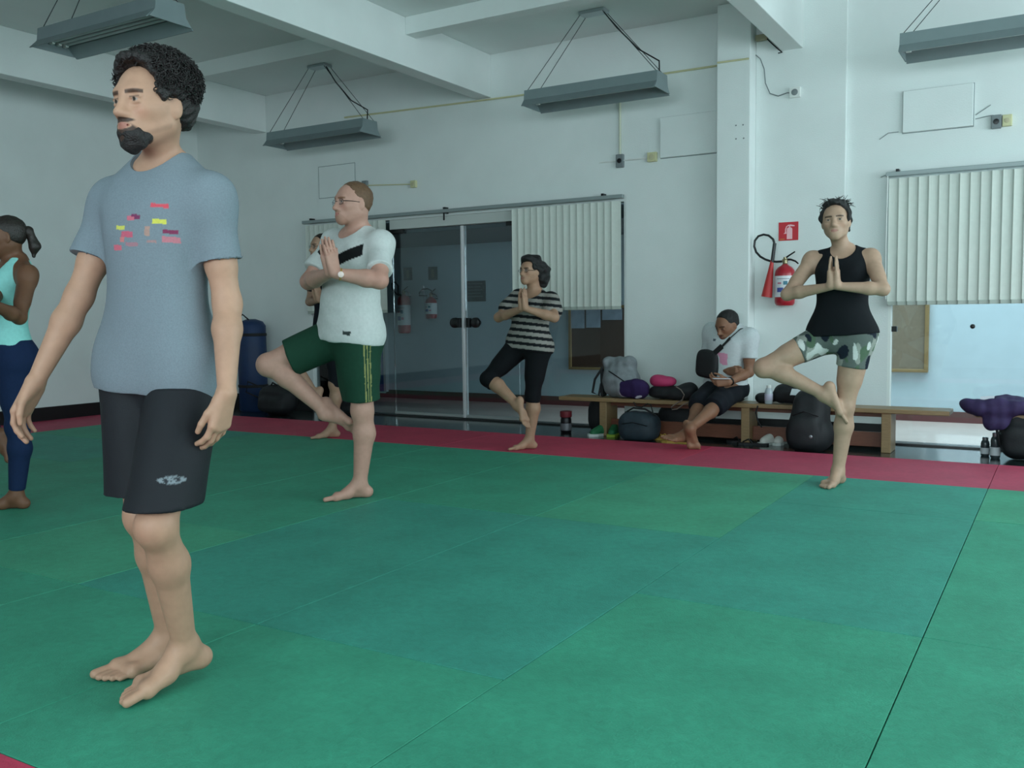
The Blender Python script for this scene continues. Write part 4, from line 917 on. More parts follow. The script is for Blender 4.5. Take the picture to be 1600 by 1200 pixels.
flip(1040, 688, math.radians(160), 'ochre flip flop, left one of the pair by the seated man\'s crossed feet', yel, yel, 'yellow flip flops')
flip(1056, 692, math.radians(185), 'ochre flip flop, right one of the pair by the seated man\'s crossed feet', yel, yel, 'yellow flip flops')
flip(1158, 692, math.radians(175), 'black flip flop, left one of the pair beside the middle bench leg', nyl_b, black_pl, 'black flip flops')
flip(1176, 695, math.radians(190), 'black flip flop, right one of the pair near the white sneakers', nyl_b, black_pl, 'black flip flops')
# big black backpack leaning on the bench
c, hx, hz, Yf = frect(1222, 612, 1296, 708)
o = soft_top('backpack', [EL((c[0], Yf+.15, hz*.95-.03), (hx*.82, .14, hz*1.0), n=3, k=.03), EL((c[0]-hx*.05, Yf+.04, hz*.55), (hx*.72, .08, hz*.58), n=3, k=.03), EL((c[0]+hx*.5, Yf+.16, hz*.35), (hx*.5, .13, hz*.40), n=2.4, k=.05), EL((c[0]-hx*.5, Yf+.14, hz*.4), (hx*.42, .12, hz*.42), n=2.4, k=.05)], nyl_b, 'big black backpack on the floor leaning on the bench behind the tank top woman', 'backpack', fold=.008, ff=20)
strap([(c[0]-hx*.3, Yf+.10, hz*1.92), (c[0], Yf+.05, hz*2.05), (c[0]+hx*.3, Yf+.10, hz*1.92)], o, 'top_handle')
strap([(c[0]-hx*.55, Yf-.0, hz*1.05), (c[0], Yf-.045, hz*1.2), (c[0]+hx*.55, Yf-.0, hz*1.05)], o, 'zip', .005, dark_metal)
kid(MB().lathe((c[0]+.05, Yf-.035, hz*.42), [(.012, 0), (.013, .004), (.006, .006)], 12, (0, -1, 0)).build('round_badge', metal_b), o)
# bag and bottle lying on the bench behind her leg
c, hx, hz = rect(1180, 606, 1288, 634, 7.60)
o = soft_top('duffel_bag', [EL((c[0]+hx*.25, 7.62, BT+.075), (hx*.7, .10, .085), n=2.8, k=.03), EL((c[0]-hx*.72, 7.60, BT+.04), (hx*.3, .07, .045), k=.04), EL((c[0]+hx*.75, 7.62, BT+.05), (hx*.3, .09, .06), k=.04)], nyl_b, 'crumpled black bag on the bench behind the bent leg of the tank top woman', 'bag', fold=.010, foot=BT)
strap([tuple(atY(x, y, 7.45)) for x, y in ((1184, 634), (1181, 645), (1184, 657), (1190, 668))], o, r=.006)
kid(MB().obox(tuple(atY(1250, 612, 7.50)), (1, 0, 0), (0, .8, .6), (0, -.6, .8), .07, .045, .003, bev=.001).build('white_flap', mat('white plastic film', rgb(206, 212, 216), .4)), o)
bottle(1194, 604, 1209, 634, 'clear bottle with a white cap standing on the bench left of the crumpled bag', mat('frosty bottle plastic', rgb(176, 186, 192), .25), white_pl, mat('pale label', rgb(206, 206, 214), .5), Zf=BT, capf=.16) if 0 else None
p = atY(1201, 632, 7.52); t = empty('bottle', (p[0], 7.52, BT), 'pale translucent bottle standing on the bench left of the crumpled black bag', 'bottle')
kid(MB().lathe((p[0], 7.52, BT), [(.028, 0), (.032, .006), (.032, .10), (.022, .125), (.016, .13)], 20).build('body', mat('frosty bottle plastic', rgb(176, 186, 192), .25), smooth=True), t)
kid(MB().lathe((p[0], 7.52, BT+.128), [(.018, 0), (.019, .003), (.019, .022), (.014, .025)], 16).build('cap', white_pl, smooth=True), t)
kid(MB().lathe((p[0], 7.52, BT+.03), [(.0325, 0), (.0332, .001), (.0332, .05), (.0325, .051)], 20).build('label_band', mat('pale lilac label', rgb(190, 186, 206), .5), smooth=True), t)
# right end: purple jacket over the bench, black backpack, two bottles
c, hx, hz = rect(1504, 618, 1640, 642, 7.52)
soft_top('jacket', [EL((c[0]-hx*.55, 7.53, BT+.045), (hx*.50, .13, .055), n=2.4, k=.04), EL((c[0]+hx*.05, 7.55, BT+.06), (hx*.40, .14, .065), n=2.4, k=.04), EL((c[0]+hx*.55, 7.54, BT+.04), (hx*.50, .13, .06), n=2.4, k=.04), EL((c[0]-hx*.15, 7.44, BT-.02), (hx*.35, .035, .09), n=2.4, k=.03)], purp, 'dark purple jacket draped over the end of the second bench', 'jacket', fold=.02, ff=30, cuts=(), foot=.20, subs=[EL((c[0], 7.62, BT-.16), (1.0, .165, .158), n=8, k=.004)])
pp = atY(1542, 629, 7.44); tag(MB().obox((pp[0], 7.47, BT+.10), (1, 0, .1), (0, .8, .6), (0, -.6, .8), .045, .03, .002).build('note', mat('pale paper', rgb(214, 214, 222), .6), loc=(pp[0], 7.47, BT+.1)), 'small pale paper lying on the purple jacket', 'paper')
c, hx, hz, Yf = frect(1556, 640, 1632, 722)
o = soft_top('backpack', [EL((c[0], Yf+.14, hz*.95), (hx*.92, .13, hz*1.05), n=3, k=.03), EL((c[0]-hx*.05, Yf+.04, hz*.6), (hx*.75, .08, hz*.6), n=3, k=.03), EL((c[0]-hx*.25, Yf+.15, hz*1.75), (hx*.6, .10, hz*.35), n=2.4, k=.05)], nyl_b, 'tall black backpack at the right edge standing under the purple jacket', 'backpack', fold=.008, ff=20)
strap([(c[0]-hx*.9, Yf+.05, hz*1.6), (c[0]-hx*1.0, Yf+.0, hz*1.0), (c[0]-hx*.85, Yf+.03, hz*.4)], o)
bottle(1531, 684, 1546, 713, 'short smoky bottle with a white label left of the tall black backpack', clear_pl, metal_b, mat('white bottle label', rgb(212, 216, 220), .5), capf=.15)
bottle(1546, 677, 1563, 717, 'taller smoky bottle with a shiny cap touching the black backpack at the right', clear_pl, metal_b, mat('white bottle label', rgb(212, 216, 220), .5), capf=.15)
# left corner: blue rolled mat and black backpack
a = atY(381, 622, 7.75); b = atY(408, 497, 7.75); cx, r = (a[0]+b[0])/2, abs(b[0]-a[0])/2
t = empty('rolled_mat', (cx, 7.75, -.03), 'tall blue rolled mat standing upright near the far left corner', 'mat')
kid(MB().lathe((cx, 7.75, -.03), [(r*.9, 0), (r, .02), (r*1.02, .6), (r, b[2]-.06), (r*.8, b[2]-.01), (r*.3, b[2]+.02)], 24).build('roll', mat('navy blue vinyl', rgb(20, 48, 88), .55, noise=.12, nscale=9), smooth=True), t)
for z in (.25, .85): kid(MB().lathe((cx, 7.75, z), [(r*1.02, 0), (r*1.05, .004), (r*1.05, .03), (r*1.02, .034)], 24).build('band', web, smooth=True), t)
strap([(cx-r*.4, 7.75-r*.9, b[2]-.03), (cx, 7.75-r*.8, b[2]+.045), (cx+r*.4, 7.75-r*.6, b[2]-.02)], t, 'loop')
c, hx, hz, Yf = frect(394, 603, 448, 650)
o = soft_top('backpack', [EL((c[0], Yf+.13, hz*.8), (hx*.95, .12, hz*.95), n=2.6, k=.03), EL((c[0], Yf+.04, hz*.5), (hx*.7, .07, hz*.5), n=3, k=.03)], nyl_b, 'black backpack on the floor at the foot of the blue rolled mat', 'backpack', fold=.006)
strap([(c[0]-hx*.7, Yf+.1, hz*1.5), (c[0]-hx*1.5, Yf+.08, hz*1.9), (c[0]-hx*1.7, Yf+.1, hz*1.2), (c[0]-hx*.9, Yf+.08, hz*.9)], o)
strap([(c[0]-hx*.15, Yf+.08, hz*1.72), (c[0], Yf+.06, hz*1.9), (c[0]+hx*.2, Yf+.08, hz*1.72)], o, 'top_handle')
# knob and latch fixed on the right hand window
wn = bpy.data.objects['window_22']
p = atY(1520, 510, 8.05); kid(MB().lathe((p[0], 8.06, p[2]), [(.010, 0), (.012, .012), (.018, .016), (.018, .03), (.012, .034)], 14, (0, -1, 0)).build('knob', black_pl, smooth=True), wn)
p = atY(1397, 514, 8.03); kid(MB().box(p[0]-.022, p[0]+.022, 8.02, 8.058, p[2]-.022, p[2]+.022, bev=.003).build('latch', black_pl), wn)
# ================================================================ walking man in the foreground
def man_walking():
    H = 1.79; ref = atZ(228, 1072, 0); ref = V(ref[0], ref[1], 0)+V(-.04, .07, 0)
    pel = at_depth(248, 574, ref+V(.0, .0, 0)); neck = at_depth(258, 262, ref+V(.0, .0, 0)); ax = nz(neck-pel)
    pf = yawv(14); cf = yawv(10); pl = np.cross(ax, pf); cl = np.cross(ax, cf)
    hL = pel+pl*.052*H-ax*.01*H; hR = pel-pl*.050*H-ax*.01*H
    # right leg planted, left leg swinging through beside it
    toeR = atZ(172, 1062, 0); AR = atZ(264, 1000, .040*H)
    AR = CAM+ray(262, 1002)*((AR[2]-H0)/ray(262, 1002)[2]) if 0 else AR
    kR = reach(AR, 226, 806, .247*H, True)
    AL = atZ(290, 1016, .054*H); kL = reach(AL, 245, 822, .247*H, True)
    sL = neck+cl*.106*H-ax*.030*H; sR = neck-cl*.108*H-ax*.034*H
    sL = at_depth(327, 304, sL); sR = at_depth(185, 312, sR)
    eL = reach(sL, 357, 484, .170*H, False); wL = reach(eL, 354, 612, .150*H, True)
    eR = reach(sR, 104, 512, .170*H, True); wR = reach(eR, 48, 612, .150*H, True)
    hdL = nz(at_depth(343, 682, wL)-wL+cf*.01); hdR = nz(at_depth(32, 664, wR)-wR+cf*.02)
    kw = dict(curl=(.35, .45, .3), spread=.03, tcurl=.35, tout=.5)
    arms = [dict(s=sL, e=eL, w=wL, hd=hdL, hn=orth(hdL, -cl*.8-cf*.2), ht=orth(hdL, cf), kw=kw), dict(s=sR, e=eR, w=wR, hd=hdR, hn=orth(hdR, cl*.7-cf*.5), ht=orth(hdR, cf+cl*.2), kw=kw)]
    fR = nz(V(*(atZ(172, 1062, 0)-V(AR[0], AR[1], 0)))*V(1, 1, 0)); tipL = atZ(228, 1090, 0); fL = nz(nz((tipL-AL)*V(1, 1, 0))+V(0, 0, -.10))
    legs = [mk_leg(hL, kL, AL, fL, UP, side=-1, back=-pf), mk_leg(hR, kR, AR, fR, UP, side=1, back=-pf)]
    head = at_depth(237, 166, neck+cf*.05*H)
    print('WALK', 'thighL', np.linalg.norm(hL-kL)/H, 'thighR', np.linalg.norm(hR-kR)/H, 'AR', AR, 'AL', AL)
    B = Body(H, pel, neck, pf, cf, head, yawv(4)+UP*-.02, UP, arms, legs, True, .89, rgb(200, 156, 130))
    def colf(W, col, s): head_colour(W, s.head, col, s.skin, rgb(40, 28, 24), rgb(176, 108, 98), rgb(40, 28, 24), .92)
    B.ng = .92
    B.build(.0055, 'bearded man with dark curly hair walking past in grey t-shirt and black shorts', fine=(.0024, .0036), colf=colf)
    def ex(t): return .014+max(0, .55-t)*.028
    P = [B.torso(.002, extra=ex)]
    for a in arms:
        P += sleeve(B, a, .0350, .0400, .62)
        P.append(RC(neck-ax*.010*H, neck+(a['s']-neck)*.75-ax*.008*H, .032*H, .027*H, .04))
    hem = at_depth(245, 612, pel); P += [EL(hL-pf*.006*H-UP*.02, V(.061, .062, .10)*H, k=.03*H), EL(hR-pf*.006*H-UP*.02, V(.058, .062, .10)*H, k=.03*H)]
    S = [EL(neck+cf*.024*H+ax*.018*H, V(.038, .046, .034)*H, k=.006), EL(neck+ax*.036*H, V(.037, .042, .034)*H, k=.006)]
    pr_ = [(427, -1), (-1, -1)]
    marks = [((254, 322), 26, 6, rgb(206, 84, 96)), ((214, 339), 16, 7, rgb(120, 60, 92)), ((204, 341), 14, 6, rgb(196, 108, 124)), ((183, 355), 18, 6, rgb(196, 196, 96)), ((255, 347), 20, 7, rgb(204, 204, 92)), ((198, 366), 22, 9, rgb(190, 96, 116)), ((270, 363), 18, 6, rgb(128, 60, 88)), ((176, 386), 18, 8, rgb(196, 104, 120)), ((270, 375), 20, 9, rgb(186, 120, 130)), ((236, 362), 8, 14, rgb(170, 140, 130)), ((208, 382), 22, 6, rgb(160, 120, 130)), ((188, 374), 9, 8, rgb(196, 120, 120)), ((243, 378), 14, 4, rgb(160, 130, 130))]
    mk = [(at_depth(x, y, neck+cf*.08*H-ax*.12*H), w_*.5/560, h_*.5/560, c) for (x, y), w_, h_, c in marks]
    def printc(W, c):
        fr = (W-neck)@cf > .0
        for p, w_, h_, cc in mk:
            q = W-p; m = (np.abs(q@cl) < w_)&(np.abs(q@ax) < h_)&fr; c[m] = cc
    B.cloth('t_shirt', P, .0042, rgb(122, 134, 142), subs=S, cuts=[(hem, -ax)], fold=.0095, ffreq=17, seed=51, colf=printc, stretchz=.45, fine=tuple((((neck+cf*.08*H-ax*.12*H)[i]-(.10, .08, .055)[i], (neck+cf*.08*H-ax*.12*H)[i]+(.09, .08, .06)[i], .0022),) for i in range(3)), m=mat('grey marl cloth', (.3, .3, .3), .9, attr=True, noise=.07, nscale=220, bump=.12, bscale=500, spec=.15))
    dL, dR = nz(kL-hL), nz(kR-hR)
    P = [B.torso(.014), EL(pel-pf*.020*H, V(.080, .060, .07)*H, k=.03)]
    P += [RC(hL, hL+(kL-hL)*.98, .058*H, .053*H, .012), RC(hR, hR+(kR-hR)*.96, .057*H, .053*H, .012), RC(hL-ax*.02-pf*.01, hL+(kL-hL)*.9-pf*.03, .053*H, .050*H, .02), RC((hL+hR)/2, (hL+hR)/2-UP*.12, .055*H, .045*H, .03), RC(hR-pf*.01, hR+(kR-hR)*.85-pl*.02, .053*H, .053*H, .02)]
    lp = at_depth(261, 752, kL+pf*.06)
    out = nz(cf)
    def logo(W, c):
        q = W-lp; a = ((q@R_)/.031)**2+((q@U_)/.0095)**2; fr = (q@pf) > -.12; c[(a < 1)&fr] = rgb(126, 136, 142); c[(a < .45)&(a > .12)&fr] = rgb(40, 44, 50)
    cut = at_depth(245, 783, (kL+kR)/2)
    P = [q if i < 2 else q for i, q in enumerate(P)]
    B.cloth('shorts', P, .0055, rgb(26, 29, 34), cuts=[(cut, -UP), (at_depth(245, 600, pel), UP)], fold=.007, ffreq=15, seed=57, colf=logo, stretchz=.4, m=mat('smooth sport cloth', (.1, .1, .1), .7, attr=True, noise=.05, nscale=30, bump=.08, bscale=300, spec=.3))
    # curly hair and beard
    hd_ = B.head; L = hd_['L']; hh = hd_['hh']; A_ = hd_['A']; hm = mat('black curly hair', rgb(24, 19, 18), .55, noise=.3, nscale=120, bump=.5, bscale=200)
    ext = [EL(L(0, -.12, .78), V(.385, .43, .335)*hh, A_, k=.03), EL(L(0, -.30, .54), V(.30, .22, .24)*hh, A_, k=.05), EL(L(0, .14, .97), V(.27, .21, .09)*hh, A_, k=.04)]+[EL(L(sg*.31, .04, .68), V(.085, .15, .18)*hh, A_, k=.03) for sg in (1, -1)]
    hair = hair_shell(B, 'hair', hm, .04, .93, extra=ext, h=.003, noise=.008, nf=120, seed=5)
    def curls(name, n, gen, R, rr, parent):
        mb = MB(); rnd = random.Random(8)
        for i in range(n):
            p, nn = gen(rnd); nn = nz(nn); a = orth(nn, V(rnd.uniform(-1, 1), rnd.uniform(-1, 1), rnd.uniform(-1, 1))); b2 = np.cross(nn, a); ph = rnd.uniform(0, 6.28); r0 = R*rnd.uniform(.6, 1.2)
            pts = [tuple(p+nn*(j*R*.42)+(a*math.cos(ph+j*1.15)+b2*math.sin(ph+j*1.15))*r0) for j in range(7)]
            mb.tube(pts, [rr, rr, rr, rr, rr*.9, rr*.7, rr*.3], 4)
        o = mb.build(name, hm); o['kind'] = 'stuff'; o.parent = parent; o.location = (0, 0, 0); return o
    def gen_h(rnd):
        while True:
            th_ = rnd.uniform(0, 6.283); z = rnd.uniform(-.75, 1); r = math.sqrt(1-z*z); v = V(math.cos(th_)*r, math.sin(th_)*r, z)
            x, y, zz = v[0]*.395, -.12+v[1]*.445, .785+v[2]*.335
            if y > .17 and zz < .93: continue
            if zz < .60 and y > -.14: continue
            return L(x, y, zz)+(hd_['l']*v[0]+hd_['f']*v[1]+hd_['u']*v[2])*rnd.uniform(-.006, .004), hd_['l']*v[0]+hd_['f']*v[1]+hd_['u']*v[2]
    curls('curl', 2300, gen_h, .0085, .0024, hair)
    PB = [EL(L(0, .305, .05), V(.13, .115, .135)*hh, A_, k=.02), RC(L(-.07, .385, .135), L(.07, .385, .135), .052*hh, .052*hh, .015), RC(L(-.115, .33, .20), L(-.09, .36, .13), .035*hh, .045*hh, .01), RC(L(.115, .33, .20), L(.09, .36, .13), .035*hh, .045*hh, .01)]+[RC(L(sg*.232, .06, .22), L(sg*.10, .27, .08), .040*hh, .078*hh, .02) for sg in (1, -1)]+[RC(L(sg*.012, .412, .272), L(sg*.10, .372, .225), .022*hh, .024*hh, .004) for sg in (1, -1)]+[RC(L(sg*.115, .345, .20), L(sg*.105, .32, .12), .024*hh, .03*hh, .01) for sg in (1, -1)]
    bo = soft('beard', PB, .003, hm, B.o, .0028, 130, 6, (), [EL(L(0, .43, .214), V(.078, .08, .030)*hh, A_, k=.006)], 1, None, None)
    return B
# ================================================================ woman in mint tank top at the left edge
def woman_mint():
    H = 1.64; base = atZ(18, 796, 0)
    A = at_depth(25, 768, V(base[0], base[1], 0)+V(.03, .04, 0)); A[2] = .039*H
    knee = at_depth(28, 672, base); knee = A+nz(knee-A)*.247*H
    pel = at_depth(13, 556, base+V(0, .03, 0)); neck = at_depth(24, 408, base+V(0, .03, 0)); ax = nz(neck-pel); pf = yawv(-14); cf = yawv(-20); pl = np.cross(ax, pf); cl = np.cross(ax, cf)
    hL = pel+pl*.052*H-ax*.01*H; hR = pel-pl*.052*H
    kR = hR+nz(-pl*.85-UP*.45+pf*.2)*.245*H; aR = reach(kR, 2, 700, .235*H, False)
    sL = neck+cl*.094*H-ax*.03*H; sR = neck-cl*.094*H-ax*.03*H; sL = at_depth(44, 428, sL)
    eL = reach(sL, 30, 496, .172*H, True); wL = reach(eL, -14, 474, .150*H, True); eR = sR+nz(-cl*.5-UP*.8+cf*.3)*.172*H
    mid = wL; hd = nz(UP+cf*.15-cl*.1); sep = orth(hd, cl); wR = mid-sep*.035; th = orth(hd, -cf); kw = dict(curl=(.04, .03, .02), spread=.02, tcurl=.0, tout=.45)
    eR = wR+nz(eR-wR)*.150*H
    arms = [dict(s=sL, e=eL, w=wL, hd=hd, hn=-sep, ht=th, kw=kw), dict(s=sR, e=eR, w=wR, hd=hd, hn=sep, ht=th, kw=kw)]
    legs = [mk_leg(hL, knee, A, yawv(-50), UP, side=-1), mk_leg(hR, kR, aR, nz(V(.1, .1, -1)), side=1)]
    head = at_depth(8, 370, neck+cf*.04*H)
    B = Body(H, pel, neck, pf, cf, head, yawv(-32)-UP*.08, UP, arms, legs, False, 1.04, rgb(124, 86, 64), bust=.9)
    B.build(.0055, 'woman with ponytail in mint tank top and navy leggings, cut by the left edge', fine=(.0034, 0), colf=lambda W, col, s: head_colour(W, s.head, col, s.skin, rgb(30, 22, 20), rgb(120, 66, 60)))
    P = [B.torso(.010)]+[q.grow(.011) for q in B.bust]
    for s_ in (sL, sR): P.append(RC(neck+(s_-neck)*.35-ax*.02, neck+(s_-neck)*.68-ax*.006*H, .032*H, .026*H, .02))
    S = [EL(neck+cf*.035*H-ax*.01*H, V(.046, .06, .060)*H, k=.008), EL(neck+ax*.03*H, V(.044, .06, .042)*H, k=.008)]
    for s_, sg in ((sL, 1), (sR, -1)): S.append(RC(s_+cl*sg*.012*H+ax*.03*H, s_+cl*sg*.004*H-ax*.085*H, .036*H, .032*H, .006))
    B.cloth('tank_top', P, .0055, rgb(150, 220, 214), subs=S, cuts=[(B.at_t(.13), -ax)], fold=.003, seed=61)
    lg = [B.torso(.006)]
    for q in legs: lg += clip(B.limb_leg(q, .005, 'all'), q['a']+nz(q['k']-q['a'])*.045, q['a']-q['k'])+[EL(q['h']-pf*.018*H+ax*.01*H, V(.060, .055, .060)*H*B.g, k=.03*H)]
    B.cloth('leggings', lg, .0055, rgb(22, 40, 72), cuts=[(B.at_t(.2), ax)], fold=.0015, seed=63)
    hd_ = B.head; L = hd_['L']; hh = hd_['hh']; hm = mat('dark smooth hair', rgb(38, 32, 28), .45, noise=.2, nscale=90, bump=.3, bscale=180)
    hair = hair_shell(B, 'hair', hm, .028, .90, h=.004, noise=.0012, nf=120, seed=9)
    pt = soft('ponytail', [EL(L(.02, -.52, .62), V(.10, .09, .10)*hh, hd_['A'], k=.02), RC(L(.02, -.56, .60), L(.02, -.64, .22), .10*hh, .125*hh, .03), RC(L(.02, -.64, .24), L(.02, -.58, -.02), .12*hh, .05*hh, .02)], .004, hm, B.o, .002, 90, 4)
    return B
# ================================================================ seated man on the bench
def man_seated():
    H = 1.74; Y0 = 7.62; seat = V(*atY(1133, 612, Y0)); pel = V(atY(1133, 606, Y0)[0], Y0, .418)
    print('seat pel', pel, proj(pel))
    neck = at_depth(1140, 533, pel+V(.0, -.06, 0)); ax = nz(neck-pel); neck = pel+ax*.31*H*.97; print('neck', proj(neck))
    pf = yawv(-22); cf = yawv(-14); pl = np.cross(ax, pf); cl = np.cross(ax, cf)
    hL = pel+nz(np.cross(UP, pf))*.05*H; hR = pel-nz(np.cross(UP, pf))*.05*H
    kL = reach(hL, 1122, 630, .245*H, True); kR = reach(hR, 1094, 628, .245*H, True)
    aL = reach(kL, 1078, 670, .24*H, True); aR = reach(kR, 1074, 678, .24*H, True)
    for a in (aL, aR): print('ankle z', a)
    sL = neck+cl*.105*H-ax*.03*H; sR = neck-cl*.105*H-ax*.03*H
    eL = reach(sL, 1170, 594, .170*H, False); wL = reach(eL, 1139, 597, .150*H, True); eR = reach(sR, 1103, 584, .170*H, False); wR = reach(eR, 1138, 580, .150*H, True)
    hdL = nz(at_depth(1116, 597, wL)-wL); hdR = nz(cl*.9+cf*.3+UP*.1)
    arms = [dict(s=sL, e=eL, w=wL, hd=hdL, hn=orth(hdL, UP*.4+cf*-.5), ht=orth(hdL, UP), kw=dict(curl=(.5, .6, .4), spread=.02, tcurl=.5, tout=.5)), dict(s=sR, e=eR, w=wR, hd=hdR, hn=orth(hdR, -cf-UP*.2), ht=orth(hdR, UP), kw=dict(curl=(.5, .7, .4), spread=.02, tcurl=.4, tout=.5))]
    legs = [mk_leg(hL, kL, aL, nz(V(*(at_depth(1085, 697, aL)-aL))*V(1, 1, .6)+V(0, -.02, 0)), V(.2, -.5, .6), side=-1, back=V(.2, .6, -.4)), mk_leg(hR, kR, aR, nz(V(-.5, -.75, .15)), V(.1, -.1, 1), side=1, back=V(.2, .6, -.4))]
    head = at_depth(1136, 508, neck+cf*.05*H)
    B = Body(H, pel, neck, pf, cf, head, yawv(-30)-UP*.42, UP+yawv(-30)*.35, arms, legs, True, .98, rgb(150, 106, 82))
    B.build(.006, 'man in white shirt with a black shoulder strap sitting on the bench looking down', fine=(.0040, .0045), seat=True, colf=lambda W, col, s: head_colour(W, s.head, col, s.skin, rgb(30, 22, 20), rgb(140, 82, 76), rgb(40, 30, 26), .5))
    P = [B.torso(.012, extra=lambda t: .010+max(0, .4-t)*.04), EL(pel+cf*.0, V(.098, .085, .06)*H, k=.03)]
    for a in arms:
        P += sleeve(B, a, .0375, .0410, .62)
        P.append(RC(neck-ax*.010*H, neck+(a['s']-neck)*.6-ax*.004*H, .032*H, .029*H, .03))
    S = [EL(neck+cf*.035*H+ax*.010*H, V(.045, .05, .045)*H, k=.006), EL(neck+ax*.036*H, V(.043, .048, .036)*H, k=.006)]
    def prt(W, c):
        q = W-neck; x, y, z = q@cl, q@cf, q@ax
        c[(x > -.01)&(x < .08)&(z < -.20)&(z > -.30)&(y > 0)&(wav(W, 60, 5) > .3)] = rgb(216, 150, 176); c[(np.abs(x+.055) < .014)&(np.abs(z+.105) < .010)&(y > 0)] = rgb(90, 100, 110)
    B.cloth('t_shirt', P, .006, rgb(200, 206, 208), subs=S, cuts=[(B.at_t(-.12), -ax)], fold=.004, seed=71, colf=prt)
    P = [B.torso(.012), EL(pel, V(.10, .09, .07)*H, k=.03)]+[RC(hL, kL, .060*H, .050*H, .02), RC(hR, kR, .060*H, .050*H, .02)]+clip([RC(kL+nz(hL-kL)*.1, kL+nz(aL-kL)*.12, .046*H, .048*H, .02)], kL+nz(aL-kL)*.06, aL-kL)+clip([RC(kR+nz(hR-kR)*.1, kR+nz(aR-kR)*.12, .046*H, .048*H, .02)], kR+nz(aR-kR)*.06, aR-kR)
    P += [EL(hL-pf*.02*H, V(.066, .062, .066)*H, k=.03*H), EL(hR-pf*.02*H, V(.066, .062, .066)*H, k=.03*H)]
    B.cloth('shorts', P, .006, rgb(24, 27, 34), cuts=[(B.at_t(.12), ax)], fold=.005, seed=73)
    hd_ = B.head
    hair_shell(B, 'hair', mat('cropped black hair', rgb(22, 20, 20), .7, noise=.2, nscale=200, bump=.3, bscale=400), .030, .92, h=.0045, noise=.001, nf=200, seed=9)
    # chest bag with its strap (worn), watch, phone in the hand
    bag = soft('shoulder_bag', [EL(neck-ax*.185*H-cl*.058*H+cf*.080*H, V(.060, .026, .068)*H, np.array([cl, cf, ax]), k=.01, n=4)], .006, mat('black nylon', rgb(16, 17, 20), .6, noise=.1, nscale=60, bump=.2, bscale=300), None, .002, 30, 4)
    tag(bag, 'black bag worn across the chest of the man sitting on the bench', 'bag')
    mb = MB(); pts = [neck+cl*.075*H-ax*.000*H-cf*.02*H, neck+cl*.070*H-ax*.004*H+cf*.040*H, neck+cl*.050*H-ax*.045*H+cf*.082*H, neck+cl*.018*H-ax*.088*H+cf*.094*H, neck-cl*.018*H-ax*.125*H+cf*.094*H]
    w2 = nz(cl+ax*.9)*.016
    for i in range(len(pts)-1):
        a, b2 = pts[i], pts[i+1]; mb.obox(tuple((a+b2)/2), tuple(nz(b2-a)), tuple(orth(b2-a, w2)), tuple(np.cross(nz(b2-a), orth(b2-a, w2))), np.linalg.norm(b2-a)/2+.004, .022, .003, bev=.001)
    kid(mb.build('strap', mat('black webbing', rgb(16, 17, 20), .7, bump=.2, bscale=400)), bag)
    ph = wL+nz(hdL)*.06+UP*.035
    wd = nz(wL-eL); pts = [tuple(wL-wd*.02+(orth(wd, UP)*math.cos(q)+np.cross(wd, orth(wd, UP))*math.sin(q))*.0165*H) for q in np.linspace(0, 2*math.pi, 21)]
    kid(MB().tube(pts, .007, 8, caps=False).build('wrist_watch', black_pl), B.o)
    pm = wL+hdL*.055+orth(hdL, UP)*.030+cf*.015; t = empty('sheet_of_paper', tuple(pm), 'small pale paper held in the hands of the seated man', 'paper')
    kid(MB().obox(tuple(pm), tuple(nz(hdL)), tuple(orth(hdL, cf)), tuple(np.cross(nz(hdL), orth(hdL, cf))), .07, .04, .002, bev=.0008).build('page', mat('pale paper', rgb(214, 214, 222), .6)), t)
    return B
